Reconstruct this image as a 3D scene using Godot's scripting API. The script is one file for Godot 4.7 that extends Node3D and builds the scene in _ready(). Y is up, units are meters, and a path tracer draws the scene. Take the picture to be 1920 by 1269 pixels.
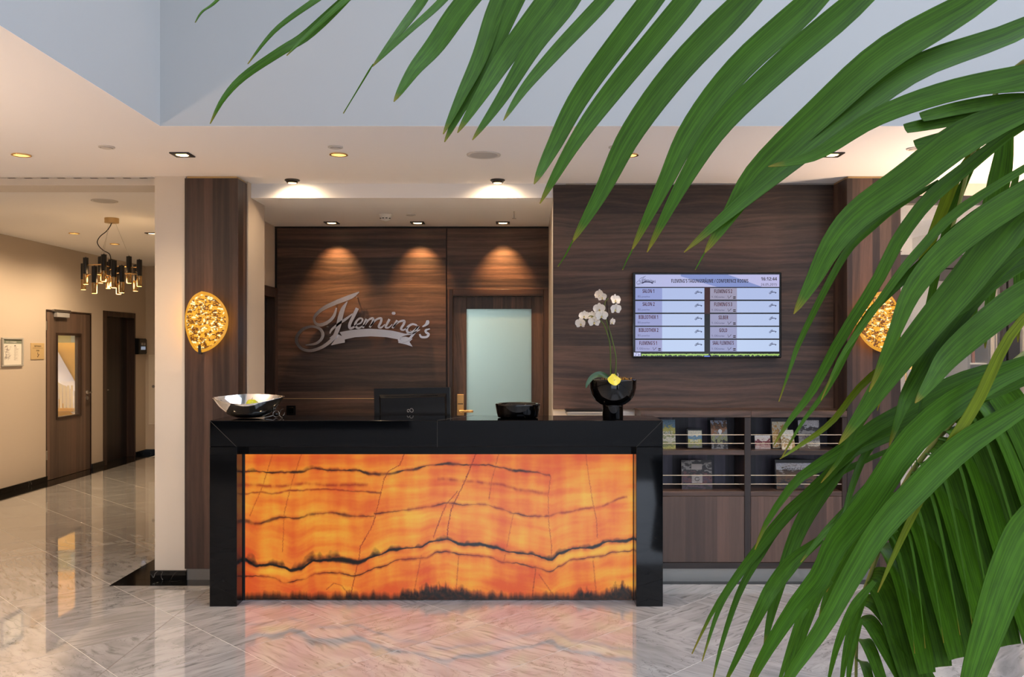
extends Node3D
# A hotel reception: onyx-fronted desk, walnut panelling, polished marble floor and a palm in the foreground.
# Metres, y up. The desk front stands at z = 0; the camera looks along -z.

var mats := {}
var used := {}
var rng := RandomNumberGenerator.new()
var grain := 0                      # axis along which a box's texture runs
var shift := Vector2.ZERO           # where on the texture a box starts

const WARM := Color(1.0, 0.79, 0.55)
const CEIL := 2.725
const ALCOVE := 2.624
const HALL := 2.796


func _ready() -> void:
	rng.seed = 7
	var cam := Camera3D.new()
	cam.name = "camera"
	cam.position = Vector3(0, 1.56, 5.2969)
	cam.projection = Camera3D.PROJECTION_FRUSTUM
	cam.near = 0.05
	cam.far = 200.0
	cam.size = 0.05 * 1269.0 / 1640.0
	cam.frustum_offset = Vector2(-5.0 / 1640.0 * 0.05, 19.5 / 1640.0 * 0.05)
	add_child(cam)
	cam.current = true

	var sky_mat := ProceduralSkyMaterial.new()
	sky_mat.sky_top_color = Color(0.80, 0.85, 0.93)
	sky_mat.sky_horizon_color = Color(0.90, 0.93, 0.98)
	sky_mat.ground_bottom_color = Color(0.45, 0.45, 0.44)
	sky_mat.ground_horizon_color = Color(0.6, 0.6, 0.6)
	sky_mat.sky_energy_multiplier = 1.9
	var env := Environment.new()
	env.background_mode = Environment.BG_SKY
	env.sky = Sky.new()
	env.sky.sky_material = sky_mat
	env.tonemap_mode = Environment.TONE_MAPPER_LINEAR
	env.tonemap_exposure = 1.2
	env.sdfgi_enabled = true
	env.ssao_enabled = true
	env.ssil_enabled = true
	var around := WorldEnvironment.new()
	around.name = "environment"
	around.environment = env
	add_child(around)

	make_materials()
	build_shell()
	build_floor()
	build_alcove()
	build_hall()
	build_side_room()
	build_desk()
	build_cabinets()
	build_sign()
	build_screen()
	build_sconces()
	build_ceiling_fittings()
	build_chandelier()
	build_desk_things()
	build_brochures()
	build_palm()


# ---------------------------------------------------------------- names, things, parts

func numbered(called: String) -> String:
	if not used.has(called):
		used[called] = 0
		return called
	used[called] += 1
	return "%s_%03d" % [called, used[called]]


func tag(o: Node, label: String, category: String, group := "", kind := "") -> void:
	o.set_meta("label", label)
	if category:
		o.set_meta("category", category)
	if group:
		o.set_meta("group", group)
	if kind:
		o.set_meta("kind", kind)


func thing(called: String, at: Vector3, label: String, category: String, group := "", kind := "") -> Node3D:
	var o := Node3D.new()
	o.name = numbered(called)
	o.position = at
	add_child(o)
	tag(o, label, category, group, kind)
	return o


func solo(called: String, mesh, mat: Material, label: String, category: String, group := "", kind := "") -> MeshInstance3D:
	var o := MeshInstance3D.new()
	o.name = numbered(called)
	o.mesh = done(mesh)
	o.material_override = mat
	add_child(o)
	tag(o, label, category, group, kind)
	return o


func part(called: String, mesh, mat: Material, parent: Node3D, label := "") -> MeshInstance3D:
	# shapes are given in room coordinates; the child is set back by where its parent stands
	var o := MeshInstance3D.new()
	o.name = called
	o.mesh = done(mesh)
	o.material_override = mat
	parent.add_child(o, true)
	var off := Vector3.ZERO
	var p: Node = parent
	while p is Node3D and p != self:
		off += p.position
		p = p.get_parent()
	o.position = -off
	if label:
		o.set_meta("label", label)
	return o


func copy_of(o: Node3D, at: Vector3, label: String) -> Node3D:
	var c: Node3D = o.duplicate()
	var base := String(o.name).rstrip("0123456789").trim_suffix("_")
	c.name = numbered(base)
	add_child(c)
	c.position = at
	c.set_meta("label", label)
	return c


# ---------------------------------------------------------------- shapes

func S(smooth := false) -> SurfaceTool:
	var st := SurfaceTool.new()
	st.begin(Mesh.PRIMITIVE_TRIANGLES)
	st.set_smooth_group(0 if smooth else -1)
	return st


func done(m) -> Mesh:
	if m is SurfaceTool:
		m.generate_normals()
		return m.commit()
	return m


func uv_of(p: Vector3, n: Vector3) -> Vector2:
	var a := n.abs()
	var across := 0 if a.x >= a.y and a.x >= a.z else (1 if a.y >= a.z else 2)
	var g := grain
	if g == across:
		g = (across + 1) % 3
	var o := 3 - g - across
	return Vector2(p[g], p[o]) + shift


func tri(st: SurfaceTool, a: Vector3, b: Vector3, c: Vector3, inside: Vector3) -> void:
	var n := (b - a).cross(c - a)
	if n.dot((a + b + c) / 3.0 - inside) > 0.0:
		var t := b
		b = c
		c = t
	for p in [a, b, c]:
		st.set_uv(uv_of(p, n))
		st.add_vertex(p)


func quad(st: SurfaceTool, q: Array, inside: Vector3) -> void:
	tri(st, q[0], q[1], q[2], inside)
	tri(st, q[0], q[2], q[3], inside)


func box(st: SurfaceTool, lo: Vector3, hi: Vector3, ch := 0.0) -> void:
	var c := (lo + hi) / 2.0
	var h := (hi - lo).abs() / 2.0
	ch = minf(ch, minf(h.x, minf(h.y, h.z)) * 0.9)
	for ax in 3:
		var u := (ax + 1) % 3
		var v := (ax + 2) % 3
		for s in [-1.0, 1.0]:
			var q := []
			for k in [[-1, -1], [1, -1], [1, 1], [-1, 1]]:
				var p := Vector3.ZERO
				p[ax] = s * h[ax]
				p[u] = k[0] * (h[u] - ch)
				p[v] = k[1] * (h[v] - ch)
				q.append(c + p)
			quad(st, q, c)
	if ch <= 0.0:
		return
	for ax in 3:
		var u := (ax + 1) % 3
		var v := (ax + 2) % 3
		for su in [-1.0, 1.0]:
			for sv in [-1.0, 1.0]:
				var q := []
				for k in [[0, -1], [0, 1], [1, 1], [1, -1]]:
					var p := Vector3.ZERO
					p[ax] = k[1] * (h[ax] - ch)
					p[u] = su * (h[u] - (ch if k[0] else 0.0))
					p[v] = sv * (h[v] - (0.0 if k[0] else ch))
					q.append(c + p)
				quad(st, q, c)
	for sx in [-1.0, 1.0]:
		for sy in [-1.0, 1.0]:
			for sz in [-1.0, 1.0]:
				var sg := Vector3(sx, sy, sz)
				var i := h - Vector3.ONE * ch
				tri(st, c + sg * Vector3(h.x, i.y, i.z), c + sg * Vector3(i.x, h.y, i.z), c + sg * Vector3(i.x, i.y, h.z), c)


func bx(x0: float, x1: float, y0: float, y1: float, z0: float, z1: float, ch := 0.0) -> SurfaceTool:
	var st := S()
	box(st, Vector3(minf(x0, x1), minf(y0, y1), minf(z0, z1)), Vector3(maxf(x0, x1), maxf(y0, y1), maxf(z0, z1)), ch)
	return st


func also(st: SurfaceTool, x0: float, x1: float, y0: float, y1: float, z0: float, z1: float, ch := 0.0) -> void:
	box(st, Vector3(minf(x0, x1), minf(y0, y1), minf(z0, z1)), Vector3(maxf(x0, x1), maxf(y0, y1), maxf(z0, z1)), ch)


func lathe(st: SurfaceTool, profile: Array, at: Vector3, n := 32, squash := 1.0) -> void:
	# profile: Vector2(radius, height), from the inside of the base round to the inside of the rim
	st.set_smooth_group(0)
	for i in profile.size() - 1:
		for k in n:
			var a := TAU * k / n
			var b := TAU * (k + 1) / n
			var q := []
			for e in [[i, a], [i, b], [i + 1, b], [i + 1, a]]:
				var p: Vector2 = profile[e[0]]
				q.append(at + Vector3(p.x * cos(e[1]), p.y, p.x * sin(e[1]) * squash))
			var uvs := [Vector2(float(k) / n, float(i)), Vector2(float(k + 1) / n, float(i)), Vector2(float(k + 1) / n, i + 1.0), Vector2(float(k) / n, i + 1.0)]
			for t in [0, 1, 2, 0, 2, 3]:
				st.set_uv(uvs[t])
				st.add_vertex(q[t])
	st.set_smooth_group(-1)


func disc(st: SurfaceTool, at: Vector3, r: float, h: float, n := 24) -> void:
	# a short closed drum whose top is at «at» and which hangs down by h
	var top := []
	var low := []
	for k in n:
		var d := Vector3(cos(TAU * k / n), 0, sin(TAU * k / n)) * r
		top.append(at + d)
		low.append(at + d - Vector3(0, h, 0))
	var c := at - Vector3(0, h / 2.0, 0)
	for k in n:
		var j := (k + 1) % n
		quad(st, [top[k], top[j], low[j], low[k]], c)
		tri(st, at, top[k], top[j], c)
		tri(st, at - Vector3(0, h, 0), low[k], low[j], c)


func spline(pts: Array, n: int) -> Array:
	var out := []
	var m := pts.size() - 1
	for i in n + 1:
		var t := float(i) / n * m
		var k := mini(int(t), m - 1)
		var f := t - k
		var a = pts[maxi(k - 1, 0)]
		var b = pts[k]
		var c = pts[k + 1]
		var d = pts[mini(k + 2, m)]
		out.append(0.5 * (2.0 * b + (c - a) * f + (2.0 * a - 5.0 * b + 4.0 * c - d) * f * f + (3.0 * b - a - 3.0 * c + d) * f * f * f))
	return out


func tube(st: SurfaceTool, path: Array, r0: float, r1: float, sides := 8) -> void:
	st.set_smooth_group(0)
	var rings := []
	var side := Vector3.ZERO
	for i in path.size():
		var t: Vector3 = (path[mini(i + 1, path.size() - 1)] - path[maxi(i - 1, 0)]).normalized()
		if side == Vector3.ZERO:
			side = t.cross(Vector3.UP if absf(t.y) < 0.9 else Vector3.RIGHT).normalized()
		side = (side - t * side.dot(t)).normalized()
		var up := t.cross(side)
		var r := lerpf(r0, r1, float(i) / (path.size() - 1))
		var ring := []
		for k in sides:
			var a := TAU * k / sides
			ring.append(path[i] + (side * cos(a) + up * sin(a)) * r)
		rings.append(ring)
	for i in rings.size() - 1:
		var mid: Vector3 = (path[i] + path[i + 1]) / 2.0
		for k in sides:
			var j := (k + 1) % sides
			quad(st, [rings[i][k], rings[i][j], rings[i + 1][j], rings[i + 1][k]], mid)
	st.set_smooth_group(-1)
	for e in [[0, 1], [rings.size() - 1, rings.size() - 2]]:
		for k in range(1, sides - 1):
			tri(st, rings[e[0]][0], rings[e[0]][k], rings[e[0]][k + 1], path[e[1]])


func rod(a: Vector3, b: Vector3, r: float, sides := 10) -> SurfaceTool:
	var st := S()
	tube(st, [a, b], r, r, sides)
	return st


func plate(st: SurfaceTool, poly: PackedVector2Array, z0: float, z1: float) -> void:
	# an outline in x and y, as thick as z0 to z1
	var ids := Geometry2D.triangulate_polygon(poly)
	var far := Vector3(0, 0, (z0 + z1) / 2.0)
	for t in range(0, ids.size(), 3):
		for z in [z0, z1]:
			var a := Vector3(poly[ids[t]].x, poly[ids[t]].y, z)
			var b := Vector3(poly[ids[t + 1]].x, poly[ids[t + 1]].y, z)
			var c := Vector3(poly[ids[t + 2]].x, poly[ids[t + 2]].y, z)
			tri(st, a, b, c, (a + b + c) / 3.0 + Vector3(0, 0, (z0 + z1) / 2.0 - z))
	var cw := Geometry2D.is_polygon_clockwise(poly)
	for i in poly.size():
		var p := poly[i]
		var q := poly[(i + 1) % poly.size()]
		var out := (q - p).orthogonal() * (-1.0 if cw else 1.0)
		var m := (p + q) / 2.0 - out.normalized() * 0.01
		quad(st, [Vector3(p.x, p.y, z0), Vector3(q.x, q.y, z0), Vector3(q.x, q.y, z1), Vector3(p.x, p.y, z1)], Vector3(m.x, m.y, far.z))


func stroke(st: SurfaceTool, pts: Array, widths: Array, z0: float, z1: float) -> void:
	# a pen stroke of changing width with rounded ends, as thick as z0 to z1
	var n := pts.size() * 5
	var line := spline(pts, n)
	var wl := []
	for w in widths:
		wl.append(w)
	var ws := spline(wl, n)
	var left := []
	var right := []
	for i in n + 1:
		var t: Vector2 = (line[mini(i + 1, n)] - line[maxi(i - 1, 0)]).normalized()
		var s := t.orthogonal() * maxf(ws[i], 0.002) / 2.0
		left.append(line[i] + s)
		right.append(line[i] - s)
	for i in n:
		var m: Vector2 = (line[i] + line[i + 1]) / 2.0
		var c := Vector3(m.x, m.y, (z0 + z1) / 2.0)
		for z in [z0, z1]:
			var q := []
			for p in [left[i], left[i + 1], right[i + 1], right[i]]:
				q.append(Vector3(p.x, p.y, z))
			quad(st, q, c)
		for e in [left, right]:
			quad(st, [Vector3(e[i].x, e[i].y, z0), Vector3(e[i + 1].x, e[i + 1].y, z0), Vector3(e[i + 1].x, e[i + 1].y, z1), Vector3(e[i].x, e[i].y, z1)], c)
	for i in [0, n]:
		var l: Vector2 = left[i]
		var r: Vector2 = right[i]
		quad(st, [Vector3(l.x, l.y, z0), Vector3(r.x, r.y, z0), Vector3(r.x, r.y, z1), Vector3(l.x, l.y, z1)], Vector3(line[n / 2].x, line[n / 2].y, z0))


func words(st: SurfaceTool, what: String, at: Vector3, high: float, narrow := 1.0, turn := Basis.IDENTITY, bold := false, centred := true) -> void:
	# raised lettering; «high» is the height of its capitals
	var t := TextMesh.new()
	var font := SystemFont.new()
	font.font_names = PackedStringArray(["Droid Sans"])
	font.font_weight = 700 if bold else 400
	t.font = font
	t.text = what
	t.font_size = 48
	t.pixel_size = high / (0.714 * 48.0)
	t.depth = 0.0006
	t.curve_step = 2.0
	t.horizontal_alignment = HORIZONTAL_ALIGNMENT_CENTER if centred else HORIZONTAL_ALIGNMENT_LEFT
	t.vertical_alignment = VERTICAL_ALIGNMENT_CENTER
	st.append_from(t, 0, Transform3D(turn * Basis.from_scale(Vector3(narrow, 1, 1)), at))


func text_tool() -> SurfaceTool:
	var st := SurfaceTool.new()
	return st


func lamp(parent: Node3D, at: Vector3, energy: float, color: Color, size: float, cone := 0.0, towards := Vector3.DOWN) -> void:
	var l: Light3D
	if cone > 0.0:
		var s := SpotLight3D.new()
		s.spot_angle = cone
		s.spot_angle_attenuation = 1.0
		s.spot_range = 20.0
		s.spot_attenuation = 2.0
		l = s
	else:
		var o := OmniLight3D.new()
		o.omni_range = 20.0
		o.omni_attenuation = 2.0
		l = o
	l.name = "light"
	l.light_energy = energy
	l.light_color = color
	l.light_size = size
	l.shadow_enabled = true
	parent.add_child(l, true)
	l.position = at - parent.position
	if cone > 0.0:
		l.basis = Basis.looking_at(towards, Vector3.FORWARD if absf(towards.normalized().y) > 0.9 else Vector3.UP)


# ---------------------------------------------------------------- materials

func plain(called: String, c: Color, rough := 0.5, metal := 0.0, spec := 0.5) -> StandardMaterial3D:
	var m := StandardMaterial3D.new()
	m.resource_name = called
	m.albedo_color = c
	m.roughness = rough
	m.metallic = metal
	m.metallic_specular = spec
	mats[called] = m
	return m


func noise(seed_: int, freq: float, octaves := 4, type := FastNoiseLite.TYPE_SIMPLEX_SMOOTH) -> FastNoiseLite:
	var f := FastNoiseLite.new()
	f.seed = seed_
	f.noise_type = type
	f.frequency = freq
	f.fractal_octaves = octaves
	return f


func tex(im: Image) -> ImageTexture:
	return ImageTexture.create_from_image(im)


func wood_image(seed_: int, dark: Color, light: Color, figure: float) -> Image:
	# u runs along the grain; v crosses veneer strips of differing tone
	var w := 768
	var h := 1024
	var im := Image.create(w, h, false, Image.FORMAT_RGB8)
	var fine := noise(seed_, 0.012, 3)
	var pore := noise(seed_ + 4, 0.05, 2)
	var wave := noise(seed_ + 1, 0.0035, 2)
	var r := RandomNumberGenerator.new()
	r.seed = seed_
	var tone := PackedFloat32Array()
	var red := PackedFloat32Array()
	var calm := PackedFloat32Array()
	while tone.size() < h:
		var t := r.randf_range(0.0, 0.9)
		var d := r.randf()
		var c := r.randf()
		for i in r.randi_range(16, 62):
			tone.append(t)
			red.append(d)
			calm.append(c)
	for y in h:
		for x in w:
			# fold the noise so that the picture repeats without a seam along u
			var u := w / 2.0 - absf(x - w / 2.0)
			var bend := wave.get_noise_2d(u * 1.0, y * 1.1) * (5.0 + 16.0 * calm[y] * calm[y])
			var g := fine.get_noise_2d(u * 0.30, (y + bend) * 5.0)
			var q := pore.get_noise_2d(u * 0.9, (y + bend) * 7.0)
			var k := clampf(tone[y] + (g * 0.46 + q * 0.14) * figure, 0.0, 1.0)
			var c := dark.lerp(light, k)
			c.r *= 1.0 + 0.06 * red[y]
			im.set_pixel(x, y, c)
	return im


func marble_image(seed_: int, streak: float, strength: float, net: float) -> Image:
	# fine grey streaks along u, a few dark veins, and on some slabs a net of hairlines
	var n := 1000
	var im := Image.create(n, n, false, Image.FORMAT_RGB8)
	var big := noise(seed_, 0.0035, 3)
	var warp := noise(seed_ + 3, 0.004, 3)
	var fine := noise(seed_ + 5, 0.010, 4)
	var vein := noise(seed_ + 8, 0.005, 3)
	var hair := noise(seed_ + 9, 0.011, 4)
	for y in n:
		for x in n:
			var wv := warp.get_noise_2d(x * 0.6, y)
			var yy := y + wv * 30.0
			var b := big.get_noise_2d(x * 0.5, yy * 1.8)
			var f := fine.get_noise_2d(x * 1.3 / streak, yy * streak)
			var v := 0.775 + b * 0.10 + f * 0.05
			v -= strength * 0.30 * pow(clampf(-f * 1.9 - 0.10, 0.0, 1.0), 1.2) * clampf(b * 2.2 + 0.62, 0.10, 1.0)
			var k := vein.get_noise_2d(x * 1.2 / streak, (yy + 300.0) * streak * 0.8)
			var gate := clampf(warp.get_noise_2d(x * 0.9 + 700.0, y * 1.4) * 4.0 - 1.0, 0.0, 1.0)
			v -= strength * 0.36 * pow(clampf(1.0 - absf(k) * 26.0, 0.0, 1.0), 1.3) * gate
			if net > 0.0:
				var h := hair.get_noise_2d(x + wv * 60.0, y * 1.3)
				v -= net * 0.30 * pow(clampf(1.0 - absf(h) * 22.0, 0.0, 1.0), 1.6) * clampf(big.get_noise_2d(x + 400.0, y) * 2.5 + 0.5, 0.05, 1.0)
			im.set_pixel(x, y, Color(v, v * 0.994, v * 0.986))
	return im


func black_marble_image(seed_: int) -> Image:
	var n := 384
	var im := Image.create(n, n, false, Image.FORMAT_RGB8)
	var vein := noise(seed_, 0.012, 3)
	var gate := noise(seed_ + 2, 0.008, 2)
	for y in n:
		for x in n:
			var a := pow(clampf(1.0 - absf(vein.get_noise_2d(x, y)) * 26.0, 0.0, 1.0), 2.0) * clampf(gate.get_noise_2d(x, y) * 3.0 - 0.2, 0.0, 1.0)
			var v := 0.045 + 0.02 * gate.get_noise_2d(x * 3.0, y * 3.0)
			var c := Color(v, v * 1.05, v * 1.05).lerp(Color(0.62, 0.62, 0.6), a)
			im.set_pixel(x, y, c)
	return im


func leaf_image() -> Image:
	# u crosses the leaflet, v runs along it
	var im := Image.create(64, 256, false, Image.FORMAT_RGB8)
	var stripe := noise(41, 0.09, 3)
	var spot := noise(43, 0.05, 3)
	for y in 256:
		for x in 64:
			var k := 0.86 + 0.26 * stripe.get_noise_2d(x * 4.4, y * 0.05) + 0.10 * spot.get_noise_2d(x, y * 0.6)
			if absf(x - 31.5) < 1.6:
				k += 0.12
			k = clampf(k, 0.4, 1.1)
			im.set_pixel(x, y, Color(k, k, k * 0.7))
	return im


func make_materials() -> void:
	# walnut laminate: grain 2.6 m long per picture, strips over 2.2 m
	var wood_a := tex(wood_image(11, Color(0.15, 0.113, 0.092), Color(0.385, 0.30, 0.25), 1.0))
	var wood_c := tex(wood_image(37, Color(0.25, 0.195, 0.165), Color(0.36, 0.285, 0.24), 0.6))
	var wood_b := tex(wood_image(23, Color(0.155, 0.117, 0.097), Color(0.37, 0.29, 0.245), 0.55))
	for e in [["walnut", wood_a, Color.WHITE, 0.38], ["walnut_column", wood_b, Color.WHITE, 0.38], ["walnut_hall", wood_c, Color(1.22, 1.27, 1.27), 0.34], ["walnut_door", wood_c, Color(1.12, 1.1, 1.1), 0.4], ["shelf_back", wood_b, Color(1.05, 1.25, 1.7), 0.45], ["walnut_dark", wood_b, Color(0.42, 0.36, 0.36), 0.4], ["walnut_frame", wood_b, Color(0.85, 0.8, 0.76), 0.36]]:
		var m := plain(e[0], e[2], e[3])
		m.albedo_texture = e[1]
		m.uv1_scale = Vector3(1.0 / 2.6, 1.0 / 2.2, 1)
	plain("white_paint", Color(0.89, 0.88, 0.87), 0.85)
	plain("void_paint", Color(0.70, 0.698, 0.69), 0.85)
	plain("wall_paint", Color(0.83, 0.79, 0.73), 0.8)
	plain("hall_paint", Color(0.76, 0.705, 0.64), 0.8)
	plain("ceiling_paint", Color(0.95, 0.94, 0.93), 0.85)
	var k := 0
	for e in [[5, 3.4, 0.62, 0.0], [17, 2.2, 0.5, 0.9], [29, 4.0, 0.55, 0.2]]:
		var m := plain("marble_%d" % k, Color(0.93, 0.93, 0.93), 0.05, 0.0, 0.7)
		m.clearcoat_enabled = true
		m.clearcoat = 1.0
		m.clearcoat_roughness = 0.03
		m.albedo_texture = tex(marble_image(e[0], e[1], e[2], e[3]))
		k += 1
	plain("grout", Color(0.93, 0.91, 0.88), 0.6)
	plain("dark_joint", Color(0.42, 0.36, 0.31), 0.6)
	var bm := plain("black_marble", Color.WHITE, 0.06)
	bm.albedo_texture = tex(black_marble_image(51))
	bm.uv1_scale = Vector3(0.9, 0.9, 1)
	plain("granite", Color(0.028, 0.032, 0.040), 0.05, 0.0, 0.4)
	plain("granite_seam", Color(0.32, 0.30, 0.27), 0.5)
	plain("gold_edge", Color(0.85, 0.6, 0.32), 0.3, 0.9)
	plain("black_metal", Color(0.03, 0.032, 0.036), 0.4)
	plain("steel", Color(0.72, 0.71, 0.69), 0.28, 1.0)
	plain("brushed_steel", Color(0.56, 0.55, 0.53), 0.42, 0.8)
	plain("plinth_steel", Color(0.58, 0.57, 0.55), 0.45, 0.7)
	plain("brass", Color(0.93, 0.78, 0.55), 0.25, 1.0)
	plain("satin_rail", Color(0.86, 0.80, 0.70), 0.4, 0.55)
	plain("pale_brass", Color(0.80, 0.69, 0.50), 0.4, 0.15)
	plain("silver_frame", Color(0.70, 0.69, 0.66), 0.35, 0.2)
	plain("brass_plate", Color(0.80, 0.68, 0.48), 0.38, 0.6)
	plain("black_gloss", Color(0.012, 0.012, 0.014), 0.05)
	plain("black_plastic", Color(0.03, 0.031, 0.04), 0.32, 0.0, 0.35)
	plain("dark_grey_plastic", Color(0.13, 0.13, 0.13), 0.4)
	plain("grey_plastic", Color(0.62, 0.61, 0.6), 0.5)
	plain("white_plastic", Color(0.86, 0.85, 0.82), 0.45)
	plain("vent_white", Color(0.80, 0.78, 0.75), 0.6)
	plain("aluminium_dark", Color(0.22, 0.22, 0.225), 0.45, 0.3)
	plain("silver", Color(0.93, 0.92, 0.90), 0.09, 1.0)
	plain("sign_metal", Color(0.80, 0.78, 0.78), 0.24, 1.0)
	plain("paper_white", Color(0.88, 0.86, 0.83), 0.8)
	plain("ink", Color(0.16, 0.13, 0.12), 0.8)
	plain("ink_red", Color(0.30, 0.06, 0.13), 0.8)
	plain("ink_blue", Color(0.22, 0.25, 0.42), 0.8)
	var glass := plain("glass", Color(0.95, 0.97, 0.97, 0.06), 0.02)
	glass.transparency = BaseMaterial3D.TRANSPARENCY_ALPHA
	var frosted := plain("frosted_glass", Color(0.49, 0.56, 0.55), 0.35)
	frosted.backlight_enabled = true
	frosted.backlight = Color(0.9, 0.95, 0.95)
	var leaf := plain("leaf", Color(1, 1, 1), 0.5, 0.0, 0.26)
	leaf.albedo_texture = tex(leaf_image())
	leaf.vertex_color_use_as_albedo = true
	leaf.backlight_enabled = true
	leaf.backlight = Color(0.7, 0.7, 0.7)
	for e in [["warm_glow", WARM, 6.0], ["gold_glow", Color(1.0, 0.75, 0.30), 1.2], ["white_glow", Color(1.0, 0.95, 0.88), 4.0]]:
		var g := plain(e[0], Color(0.9, 0.9, 0.9), 0.5)
		g.emission_enabled = true
		g.emission = e[1]
		g.emission_energy_multiplier = e[2]


# ---------------------------------------------------------------- the room

func build_shell() -> void:
	var white: Material = mats.white_paint
	var st := bx(-2.43, 5.2, CEIL, CEIL + 0.2, -0.87, 0.526)
	also(st, -5.72, -2.43, CEIL, CEIL + 0.2, -0.67, 0.526)
	also(st, -5.72, -2.053, CEIL, CEIL + 0.2, 0.526, 9.0)
	also(st, 4.8, 5.2, CEIL, CEIL + 0.2, 0.526, 9.0)
	# the lip under the light well's walls
	also(st, -2.053, 4.8, CEIL - 0.001, CEIL + 0.006, 0.526, 0.7255)
	also(st, -2.053, -1.8535, CEIL - 0.001, CEIL + 0.006, 0.7255, 9.0)
	also(st, 4.6005, 4.8, CEIL - 0.001, CEIL + 0.006, 0.7255, 9.0)
	solo("ceiling", st, mats.ceiling_paint, "warm white lobby ceiling around the light well", "ceiling", "", "structure")
	# the light well above the lobby: walls up to the roof, windows in its right and front sides, a rooflight
	solo("wall_void_back", bx(-1.853, 4.6, CEIL, 6.0, 0.526, 0.726), mats.void_paint, "pale grey upper wall of the light well facing the lobby", "wall", "", "structure")
	solo("wall_void_left", bx(-2.053, -1.853, CEIL, 6.0, 0.526, 9.0), mats.void_paint, "brighter left upper wall of the light well", "wall", "", "structure")
	st = bx(4.6, 4.8, CEIL, 2.95, 0.526, 9.0)
	also(st, 4.6, 4.8, 5.7, 6.0, 0.526, 9.0)
	for z in [0.526, 3.2, 5.9, 8.6]:
		also(st, 4.6, 4.8, 2.95, 5.7, z, z + 0.3)
	solo("wall_void_right", st, mats.void_paint, "right upper wall of the light well with three windows", "wall", "", "structure")
	st = bx(-2.053, 4.8, 6.0, 6.2, 0.526, 1.4)
	also(st, -2.053, 4.8, 6.0, 6.2, 7.6, 9.2)
	also(st, -2.053, -0.6, 6.0, 6.2, 1.4, 7.6)
	also(st, 3.4, 4.8, 6.0, 6.2, 1.4, 7.6)
	for x in [0.3, 1.35, 2.4]:
		also(st, x, x + 0.06, 6.0, 6.15, 1.4, 7.6)
	solo("roof", st, mats.void_paint, "roof of the light well with a long rooflight", "roof", "", "structure")
	# front of the building, behind the camera: tall windows
	st = bx(-5.72, 5.4, 0.0, 0.6, 9.0, 9.2)
	also(st, -5.72, -1.7, 0.25, 6.0, 9.0, 9.2)
	also(st, 4.4, 5.4, 0.25, 6.0, 9.0, 9.2)
	also(st, -1.7, 4.4, 2.0, 6.0, 9.0, 9.2)
	for x in [-0.2, 1.3, 2.85]:
		also(st, x, x + 0.08, 0.25, 2.0, 9.02, 9.14)
	solo("wall_front", st, white, "front wall with tall windows", "wall", "", "structure")
	solo("wall_right", bx(5.2, 5.4, 0.0, 3.2, -6.4, 9.0), white, "plain right side wall of the lobby", "wall", "", "structure")
	# left wall of lobby and hall, with two door openings
	st = bx(-5.72, -5.52, 0.0, 3.1, -5.0021, 9.0)
	also(st, -5.72, -5.52, 0.0, 3.1, -6.4295, -6.1046)
	also(st, -5.72, -5.52, 0.0, 3.1, -7.98, -7.4177)
	also(st, -5.72, -5.52, 2.0247, 3.1, -6.1046, -5.0021)
	also(st, -5.72, -5.52, 2.0748, 3.1, -7.4177, -6.4295)
	solo("wall_left", st, mats.hall_paint, "beige hall wall with two dark doors", "wall", "", "structure")
	solo("wall_hall_back", bx(-5.72, -2.2, 0.0, 3.1, -7.98, -7.78), mats.hall_paint, "beige end wall of the hall", "wall", "", "structure")
	solo("wall_hall_right", bx(-2.43, -2.22, 0.0, 3.1, -7.78, -0.61), mats.wall_paint, "beige wall end beside the left walnut column", "wall", "", "structure")
	# beam across the mouth of the hall and the higher hall ceiling
	solo("ceiling_beam", bx(-5.52, -2.43, 2.675, 3.0, -0.93, -0.67), mats.wall_paint, "shallow cream beam across the mouth of the hall", "beam", "", "structure")
	solo("ceiling_hall", bx(-5.72, -2.2, HALL, HALL + 0.2, -7.98, -0.93), mats.ceiling_paint, "beige hall ceiling", "ceiling", "", "structure")
	# wall behind the right half of the desk
	grain = 0
	solo("wall_back", bx(0.272, 2.7, 0.0, 2.95, -1.07, -0.875), white, "white wall below the walnut panelling behind the desk", "wall", "", "structure")
	shift = Vector2(0.3, 0.13)
	solo("wall_panelling", bx(0.2699, 2.2414 , 1.135, CEIL - 0.012, -0.873, -0.85, 0.002), mats.walnut, "walnut wall panelling with level grain behind the screen", "panelling", "", "structure")
	column(-2.2257, -1.8662, "walnut column left of the desk")
	column(2.2401, 2.6033, "walnut column at the right end of the brochure cabinets")
	# black marble skirting
	solo("baseboard_column", bx(-2.4586, -2.2124, 0.0, 0.066, -1.4, -0.598, 0.003), mats.black_marble, "black marble skirting round the beige wall end", "skirting", "", "structure")
	st = bx(-5.52, -5.498, 0.0, 0.062, -5.0021, 4.0, 0.002)
	also(st, -5.52, -5.498, 0.0, 0.062, -6.4295, -6.1046, 0.002)
	also(st, -5.52, -5.498, 0.0, 0.062, -7.78, -7.4177, 0.002)
	also(st, -5.498, -2.43, 0.0, 0.062, -7.78, -7.758, 0.002)
	solo("baseboard_left", st, mats.black_marble, "black marble skirting along the hall wall", "skirting", "", "structure")


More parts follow.
